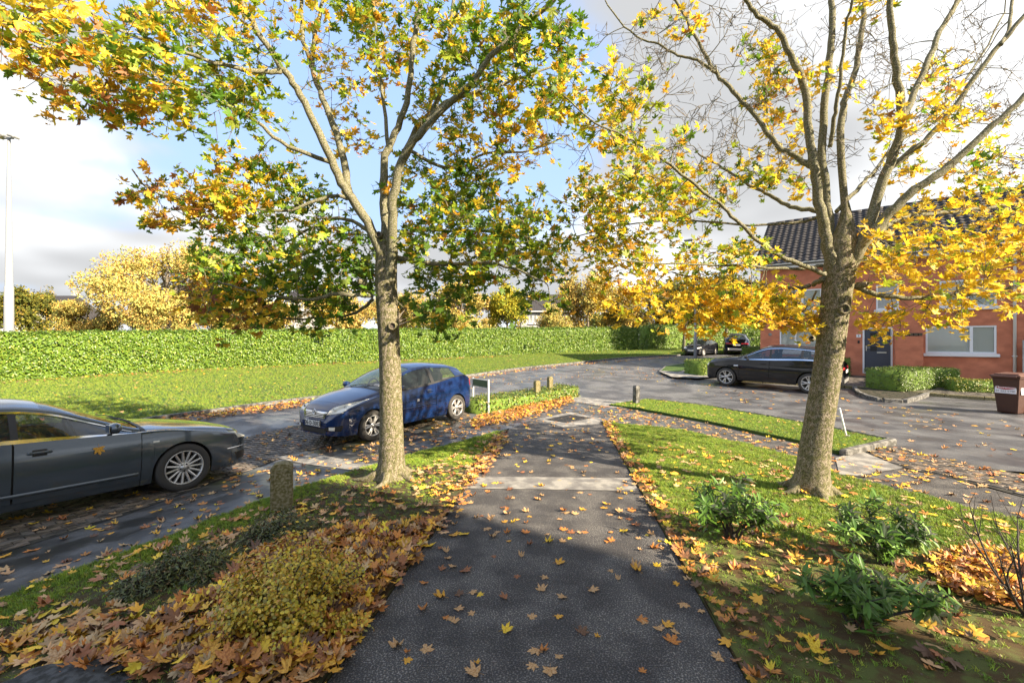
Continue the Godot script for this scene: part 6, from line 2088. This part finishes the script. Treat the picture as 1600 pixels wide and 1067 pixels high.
func build_shrubs() -> void:
	for k in 4:
		var c: Array = [[0.07, 0.15, 0.018], [0.1, 0.2, 0.022], [0.045, 0.105, 0.015], [0.15, 0.25, 0.03]][k]
		var m := mat("laurel%d" % k, lin(c[0], c[1], c[2]), 0.42, 0.0, 0.35)
		m.backlight_enabled = true
		m.backlight = Color(0.4, 0.4, 0.4)
	laurel("round green laurel shrub between the path and the leaning maple", 1145, 848, 0.4, 0.46, 300, 101)
	laurel("wide dark laurel shrub at the foot of the leaning maple's lawn", 1385, 888, 0.42, 0.42, 300, 102)
	laurel("low glossy laurel shrub nearest the lower end of the path", 1345, 985, 0.42, 0.38, 300, 103)
	rng.seed = 77
	# bare twiggy shrub
	var t := thing("bare_shrub", "leafless dark twiggy shrub beside the leaf pile on the lawn", "shrub", PG(1605, 970, 0.03))
	for k in 14:
		var a := rng.randf() * TAU
		var e := Vector3(cos(a) * 0.3, rng.randf_range(0.35, 0.6), sin(a) * 0.3)
		var path := smooth_path([Vector3(0, -0.02, 0), e * 0.5 + rv() * 0.05, e], 3)
		var st := tool()
		tube(st, path, [0.008, 0.007, 0.006, 0.006, 0.005, 0.004, 0.002], 5, 0.0, false)
		for i in 9:
			var f: Vector3 = path[rng.randi_range(2, 6)]
			var e2 := f + (e.normalized() + rv() * 0.8) * rng.randf_range(0.06, 0.16)
			tube(st, [f, e2], [0.003, 0.0015], 3, 0.0, false)
		part(t, "stem", st, M.twig_dark)
	var small := oval_leaf(0.75, 0.2)
	var yel := [[0.62, 0.42, 0.035], [0.48, 0.4, 0.035], [0.26, 0.22, 0.03], [0.5, 0.24, 0.04]]
	tiny_bush("yellow_shrub", "rounded small leaved bush turned yellow beside the path", 455, 985, 0.47, 0.56, 0.4, 0.02, 12000, yel, [5, 4, 2, 1.5], small)
	var needle := oval_leaf(0.22, 0.1)
	var hc := [[0.1, 0.125, 0.035], [0.16, 0.17, 0.045], [0.06, 0.075, 0.025], [0.2, 0.13, 0.05]]
	tiny_bush("heather_clump", "dark low heather clump behind the yellow bush near the bollard", 440, 845, 0.42, 0.22, 0.28, 0.035, 4200, hc, [4, 3, 3, 1.5], needle)
	tiny_bush("heather_clump", "dark low heather clump left of the yellow bush among leaves", 300, 905, 0.4, 0.24, 0.26, 0.035, 4200, hc, [4, 3, 3, 1.5], needle)
	tiny_bush("heather_clump", "smallest heather clump at the edge of the grass verge", 232, 930, 0.24, 0.2, 0.22, 0.032, 2200, hc, [4, 2, 3, 1], needle)
	# boulder at the lower left
	var bt := thing("boulder", "flat topped grey boulder among fallen leaves", "stone", PG(95, 1095, 0.0))
	var st2 := tool()
	var rows := []
	for j in 13:
		var row := PackedVector3Array()
		for i in 25:
			var a := TAU * (i % 24) / 24.0
			var e := PI * 0.5 * j / 12.0
			var q := Vector3(cos(a) * cos(e), sin(e), sin(a) * cos(e))
			var k := 1.0 + 0.16 * noise.get_noise_3d(q.x * 1.6, q.y * 1.6, q.z * 1.6 + 9.0) + 0.03 * noise.get_noise_3d(q.x * 7.0, q.y * 7.0, q.z * 7.0)
			row.append(Vector3(q.x * 0.36 * k, pow(maxf(q.y, 0.0), 0.55) * 0.13 * k - 0.02, q.z * 0.24 * k))
		rows.append(row)
	grid(st2, rows)
	part(bt, "rock", st2, M.stone)

# ------------------------------------------------------------------ grass
func tuft(n: int, sd: int) -> ArrayMesh:
	var r := RandomNumberGenerator.new()
	r.seed = sd
	var st := tool()
	st.set_smooth_group(-1)
	for k in n:
		var a := r.randf() * TAU
		var c := Vector3(cos(a), 0, sin(a)) * r.randf() * 0.5
		var lean := Vector3(r.randf_range(-1, 1), 0, r.randf_range(-1, 1)) * 0.5
		var w := Vector3(-sin(a), 0, cos(a)) * 0.05
		var h := r.randf_range(0.6, 1.2)
		var m := c + lean * 0.35 + Vector3(0, h * 0.6, 0)
		var tip := c + lean + Vector3(0, h, 0)
		quad(st, c - w, m - w * 0.8, m + w * 0.8, c + w)
		tri(st, m - w * 0.8, tip, m + w * 0.8)
	return finish(st)

func scatter(poly: PackedVector2Array, n: int) -> Array:
	var lo := poly[0]
	var hi := poly[0]
	for p in poly:
		lo = lo.min(p)
		hi = hi.max(p)
	var o := []
	var tries := 0
	while o.size() < n and tries < n * 40:
		tries += 1
		var p := Vector2(rng.randf_range(lo.x, hi.x), rng.randf_range(lo.y, hi.y))
		if Geometry2D.is_point_in_polygon(p, poly): o.append(p)
	return o

func lump(p: Vector2) -> float:
	return 0.03 * noise.get_noise_2d(p.x * 2.1, p.y * 2.1)

func build_grass() -> void:
	rng.seed = 31
	var tm := tuft(9, 5)
	var m := mat("grass_blade", Color.WHITE, 0.6)
	m.vertex_color_use_as_albedo = true
	m.backlight_enabled = true
	m.backlight = Color(0.5, 0.5, 0.5)
	var cols := [[0.21, 0.32, 0.03], [0.3, 0.38, 0.035], [0.13, 0.22, 0.025], [0.36, 0.33, 0.08]]
	var spread := func(label: String, pts: Array, off: float, h: float, lumpy: bool, thin: Callable, tone := 1.0) -> void:
		var xfs := []
		var tints := []
		for p in pts:
			var keep: float = thin.call(p)
			if rng.randf() > keep: continue
			var s := h * rng.randf_range(0.6, 1.25) * (0.6 + 0.4 * keep)
			var b := Basis(Vector3.UP, rng.randf() * TAU).scaled(Vector3(h * 1.3, s, h * 1.3))
			xfs.append(Transform3D(b, G(p, off + (lump(p) if lumpy else 0.0))))
			tints.append(vary(cols[pick([5, 4, 3, 0.8])], 0.25) * tone)
		var o := many(self, "grass", tm, m, xfs, tints)
		tag(o, label, "grass")
	var one := func(_p: Vector2) -> float: return 1.0
	# right lawn: bare, mossy ground close to the path and in the lower part
	var thin_r := func(p: Vector2) -> float:
		var e := p.x - path_edge(false, p.y).x
		var far := smoothstep(3.4, 4.6, p.y + 0.35 * (p.x - 2.0) + 0.5 * noise.get_noise_2d(p.x * 1.1, p.y * 1.1))
		return 0.0 if e < 0.03 else clampf(far * smoothstep(0.05, 0.4, e + 0.2 * noise.get_noise_2d(p.x * 3.0, p.y * 3.0)) + 0.2, 0.0, 1.0)
	var near_r := PackedVector2Array()
	for p in lawn_right: near_r.append(Vector2(minf(p.x, 7.0), maxf(p.y, 1.8)))
	spread.call("short sunlit grass round the leaning maple right of the path", scatter(near_r, 42000), 0.033, 0.032, true, thin_r, 1.0)
	var thin_l := func(p: Vector2) -> float:
		var e := path_edge(true, p.y).x - p.x
		var tree := smoothstep(0.5, 1.3, p.distance_to(Vector2(-1.57, 5.5)) + 0.3 * noise.get_noise_2d(p.x * 2.0, p.y * 2.0))
		var rim := 1.0
		if p.y < 6.2:
			# a green rim follows the footpath, bare leaf covered ground lies inside it
			var q := Geometry2D.get_closest_point_to_segment(p, P(0, 943), P(420, 782))
			var q2 := Geometry2D.get_closest_point_to_segment(p, P(420, 782), P(795, 672))
			rim = 1.0 - smoothstep(0.35, 0.85, minf(p.distance_to(q), p.distance_to(q2)))
		return 0.0 if e < 0.03 else clampf(tree * rim * smoothstep(0.02, 0.3, e), 0.16, 1.0)
	var near_l := PackedVector2Array()
	for p in verge_left: near_l.append(Vector2(maxf(p.x, -6.0), maxf(p.y, 1.6)))
	spread.call("short grass rim of the verge between the footpath and the leaf pile", scatter(near_l, 34000), 0.033, 0.032, true, thin_l, 1.0)
	spread.call("short grass on the kerbed strip beside the road", scatter(lawn_strip, 9000), 0.055, 0.035, false, one, 1.0)
	spread.call("mown roadside lawn in front of the laurel hedge", scatter(lawn_far, 70000), 0.068, 0.055, false, one, 0.72)

# ------------------------------------------------------------------ fallen leaves
func build_fallen_leaves() -> void:
	rng.seed = 51
	var flat := [maple_leaf(0.3, 61), maple_leaf(-0.3, 62), maple_leaf(0.95, 63), maple_leaf(0.05, 64)]
	# green lime yellow amber orange rust brown tan
	var wet := [0, 0, 0.8, 2, 2, 1.4, 0.8, 3.4]
	var warm := [0, 0, 0.6, 2.4, 3.4, 2.6, 1.0, 2.0]
	var pale := [0, 0, 1.0, 2.0, 1.6, 0.8, 0.4, 4.6]
	var all := []   # [transform, key, zone]
	var drop := func(poly: PackedVector2Array, n: int, off: float, lumpy: bool, zone: String, w: Array, size: float, pile: float, tilt: float) -> void:
		for p in scatter(poly, n):
			var h := off + (lump(p) if lumpy else 0.0) + rng.randf() * pile
			var nr := (Vector3.UP + Vector3(rng.randf_range(-1, 1), 0, rng.randf_range(-1, 1)) * tilt).normalized()
			var a := rng.randf() * TAU
			var s := size * 0.84 * rng.randf_range(0.5, 1.2)
			all.append([Transform3D(leaf_basis(nr, Vector3(cos(a), 0, sin(a)), s), G(p, h + 0.006 + s * tilt * 0.12)), pick(w), zone])
	drop.call(PP([[560, 1067], [745, 760], [985, 760], [1150, 1067]]), 140, 0.02, false, "path", pale, 0.115, 0.0, 0.12)
	drop.call(PP([[745, 760], [800, 680], [935, 668], [985, 760]]), 100, 0.02, false, "path", pale, 0.12, 0.0, 0.1)
	# litter piled along the path's edges
	var lp := PackedVector2Array()
	for d in [2.0, 3.0, 4.2]: lp.append(path_edge(true, d) + Vector2(0.03, 0))
	for d in [4.2, 3.4, 2.7, 2.0]: lp.append(path_edge(true, d) - Vector2(0.7 if d < 3.5 else 0.35, 0))
	drop.call(lp, 680, 0.03, true, "pile", warm, 0.13, 0.06, 0.5)
	drop.call(PP([[650, 850], [690, 845], [795, 690], [790, 676], [770, 690]]), 260, 0.035, true, "verge", warm, 0.12, 0.03, 0.3)
	drop.call(PP([[640, 745], [790, 678], [775, 712], [690, 830], [650, 800]]), 260, 0.045, true, "verge", pale, 0.115, 0.01, 0.2)
	drop.call(PP([[560, 830], [660, 850], [560, 1000], [500, 1080], [60, 1080], [230, 985], [330, 930], [400, 870]]), 1900, 0.03, true, "pile", warm, 0.13, 0.07, 0.55)
	drop.call(PP([[0, 950], [250, 850], [470, 785], [600, 760], [650, 800], [560, 840], [380, 880], [230, 985], [60, 1080], [0, 1080], [-100, 1000]]), 330, 0.045, true, "verge", wet, 0.13, 0.015, 0.3)
	drop.call(PP([[0, 1000], [180, 960], [270, 975], [120, 1067], [0, 1067]]), 120, 0.04, true, "verge", pale, 0.15, 0.02, 0.3)
	drop.call(walk_left, 420, 0.012, false, "footpath", wet, 0.13, 0.0, 0.08)
	drop.call(junction, 300, 0.017, false, "footpath", wet, 0.12, 0.0, 0.08)
	drop.call(bay_left, 500, 0.014, false, "bay", wet, 0.13, 0.0, 0.08)
	var rp := PackedVector2Array()
	for d in [2.1, 4.0, 6.0, 8.0, 10.2]: rp.append(path_edge(false, d) + Vector2(-0.02, 0))
	for d in [10.2, 8.0, 6.0, 4.0, 2.1]: rp.append(path_edge(false, d) + Vector2(0.22, 0))
	drop.call(rp, 380, 0.035, true, "verge", warm, 0.115, 0.03, 0.35)
	drop.call(PP([[1000, 690], [1240, 730], [1330, 760], [1600, 830], [1600, 900], [1250, 800], [1050, 770]]), 260, 0.06, true, "lawn", pale, 0.115, 0.01, 0.25)
	drop.call(PP([[1050, 800], [1300, 820], [1600, 920], [1600, 1067], [1190, 1067]]), 230, 0.04, true, "lawn", warm, 0.13, 0.02, 0.35)
	drop.call(PP([[1450, 885], [1530, 870], [1610, 900], [1610, 965], [1540, 955], [1470, 930]]), 420, 0.04, true, "lawn", [0, 0, 0.6, 3, 4, 2, 0.5, 1.5], 0.13, 0.06, 0.5)
	drop.call(walk_right, 420, 0.012, false, "footpath", pale, 0.125, 0.0, 0.08)
	drop.call(bay_right, 160, 0.014, false, "bay", pale, 0.13, 0.0, 0.08)
	drop.call(lawn_strip, 90, 0.075, false, "lawn", pale, 0.11, 0.0, 0.2)
	drop.call(PP([[735, 668], [745, 655], [800, 642], [893, 622], [896, 630], [800, 662], [740, 672]]), 1500, 0.03, false, "litter", [0, 0, 0.8, 4, 4, 2, 0.6, 1.5], 0.125, 0.08, 0.5)
	drop.call(PP([[-100, 722], [150, 682], [330, 646], [480, 627], [600, 610], [720, 592], [720, 596], [600, 616], [480, 636], [330, 656], [150, 694], [-100, 740]]), 2200, 0.004, false, "litter", [0, 0, 0.6, 2.5, 4, 3, 1.4, 1.2], 0.13, 0.07, 0.5)
	drop.call(PP([[720, 592], [810, 578], [910, 568], [1060, 557], [1060, 558.5], [910, 570.5], [810, 582], [720, 597]]), 500, 0.004, false, "litter", [0, 0, 0.6, 2.5, 4, 3, 1, 2], 0.13, 0.05, 0.5)
	drop.call(PP([[360, 720], [500, 660], [720, 610], [900, 590], [1050, 600], [1200, 640], [1400, 690], [1600, 735], [1600, 660], [1300, 620], [1000, 570], [700, 600], [480, 640]]), 520, 0.004, false, "road", wet, 0.125, 0.0, 0.1)
	drop.call(lawn_far, 520, 0.1, false, "lawn", pale, 0.13, 0.0, 0.3)
	drop.call(PP([[250, 583], [560, 568], [800, 557], [800, 559], [560, 571], [250, 587], [0, 604], [0, 600]]), 700, 0.09, false, "litter", [0, 0, 0.3, 1, 2, 3, 3, 2], 0.13, 0.03, 0.5)
	# crumbs of leaf, bark and moss on the bare ground
	var bits := []
	var tint := []
	var crumb := sprig(3, 0.8, 9)
	for reg in [[verge_left, 9000], [lawn_right, 12000]]:
		for p in scatter(reg[0], reg[1]):
			if p.y < 1.5 or p.y > 6.5 or absf(p.x) > 5.5: continue
			bits.append(Transform3D(Basis.from_euler(rv() * 3.0).scaled(Vector3(1, 0.5, 1) * rng.randf_range(0.015, 0.05)), G(p, 0.038 + lump(p))))
			tint.append(vary([[0.16, 0.1, 0.05], [0.08, 0.055, 0.03], [0.12, 0.16, 0.03], [0.3, 0.2, 0.1]][pick([3, 3, 3, 1])], 0.4))
	tag(many(self, "leaf_crumbs", crumb, M.leaf_ground, bits, tint), "crumbs of leaf, bark and moss on the bare verges", "debris")
	var eye := Vector3(0, EYE, 0)
	for L in all:
		var q: Vector3 = L[0].origin - eye
		var seen := q.z < -0.5 and absf(q.x) < -q.z * 1.17 and q.y > q.z * 0.785
		L.append(q.length() / L[0].basis.y.length() * (0.35 if L[2] == "path" else 1.0) + (0.0 if seen else 1000.0))
	all.sort_custom(func(a, b): return a[3] < b[3])
	var where := {"path": "lying flat on the dark path between the maples", "pile": "in the thick leaf drift round the yellow bush", "verge": "on the mossy verge along the path", "footpath": "on the wet footpath", "bay": "on the brick parking bay", "lawn": "on the lawn right of the path", "litter": "in the leaf litter", "road": "on the road"}
	var hue := {"green": "green", "lime": "lime", "yellow": "yellow", "amber": "amber", "orange": "orange", "rust": "rust red", "brown": "dark brown", "tan": "pale tan"}
	var rest := [[], [], [], []]
	var cols := [[], [], [], []]
	for k in all.size():
		var L: Array = all[k]
		var v := k % 4
		if k < 300:
			var o := part(self, "fallen_leaf", flat[v], M["fallen_" + KEYS[L[1]]], L[0])
			tag(o, "%s fallen maple leaf %s" % [hue[KEYS[L[1]]], where[L[2]]], "leaf", "%s fallen leaves %s" % [hue[KEYS[L[1]]], where[L[2]]])
		else:
			rest[v].append(L[0])
			cols[v].append(vary(LEAF[KEYS[L[1]]], 0.3))
	for v in 4:
		var o := many(self, "leaf_litter", flat[v], M.leaf_ground, rest[v], cols[v])
		tag(o, "scattered fallen maple leaves covering verges, paths and kerbs", "leaf litter", "fallen leaf litter")
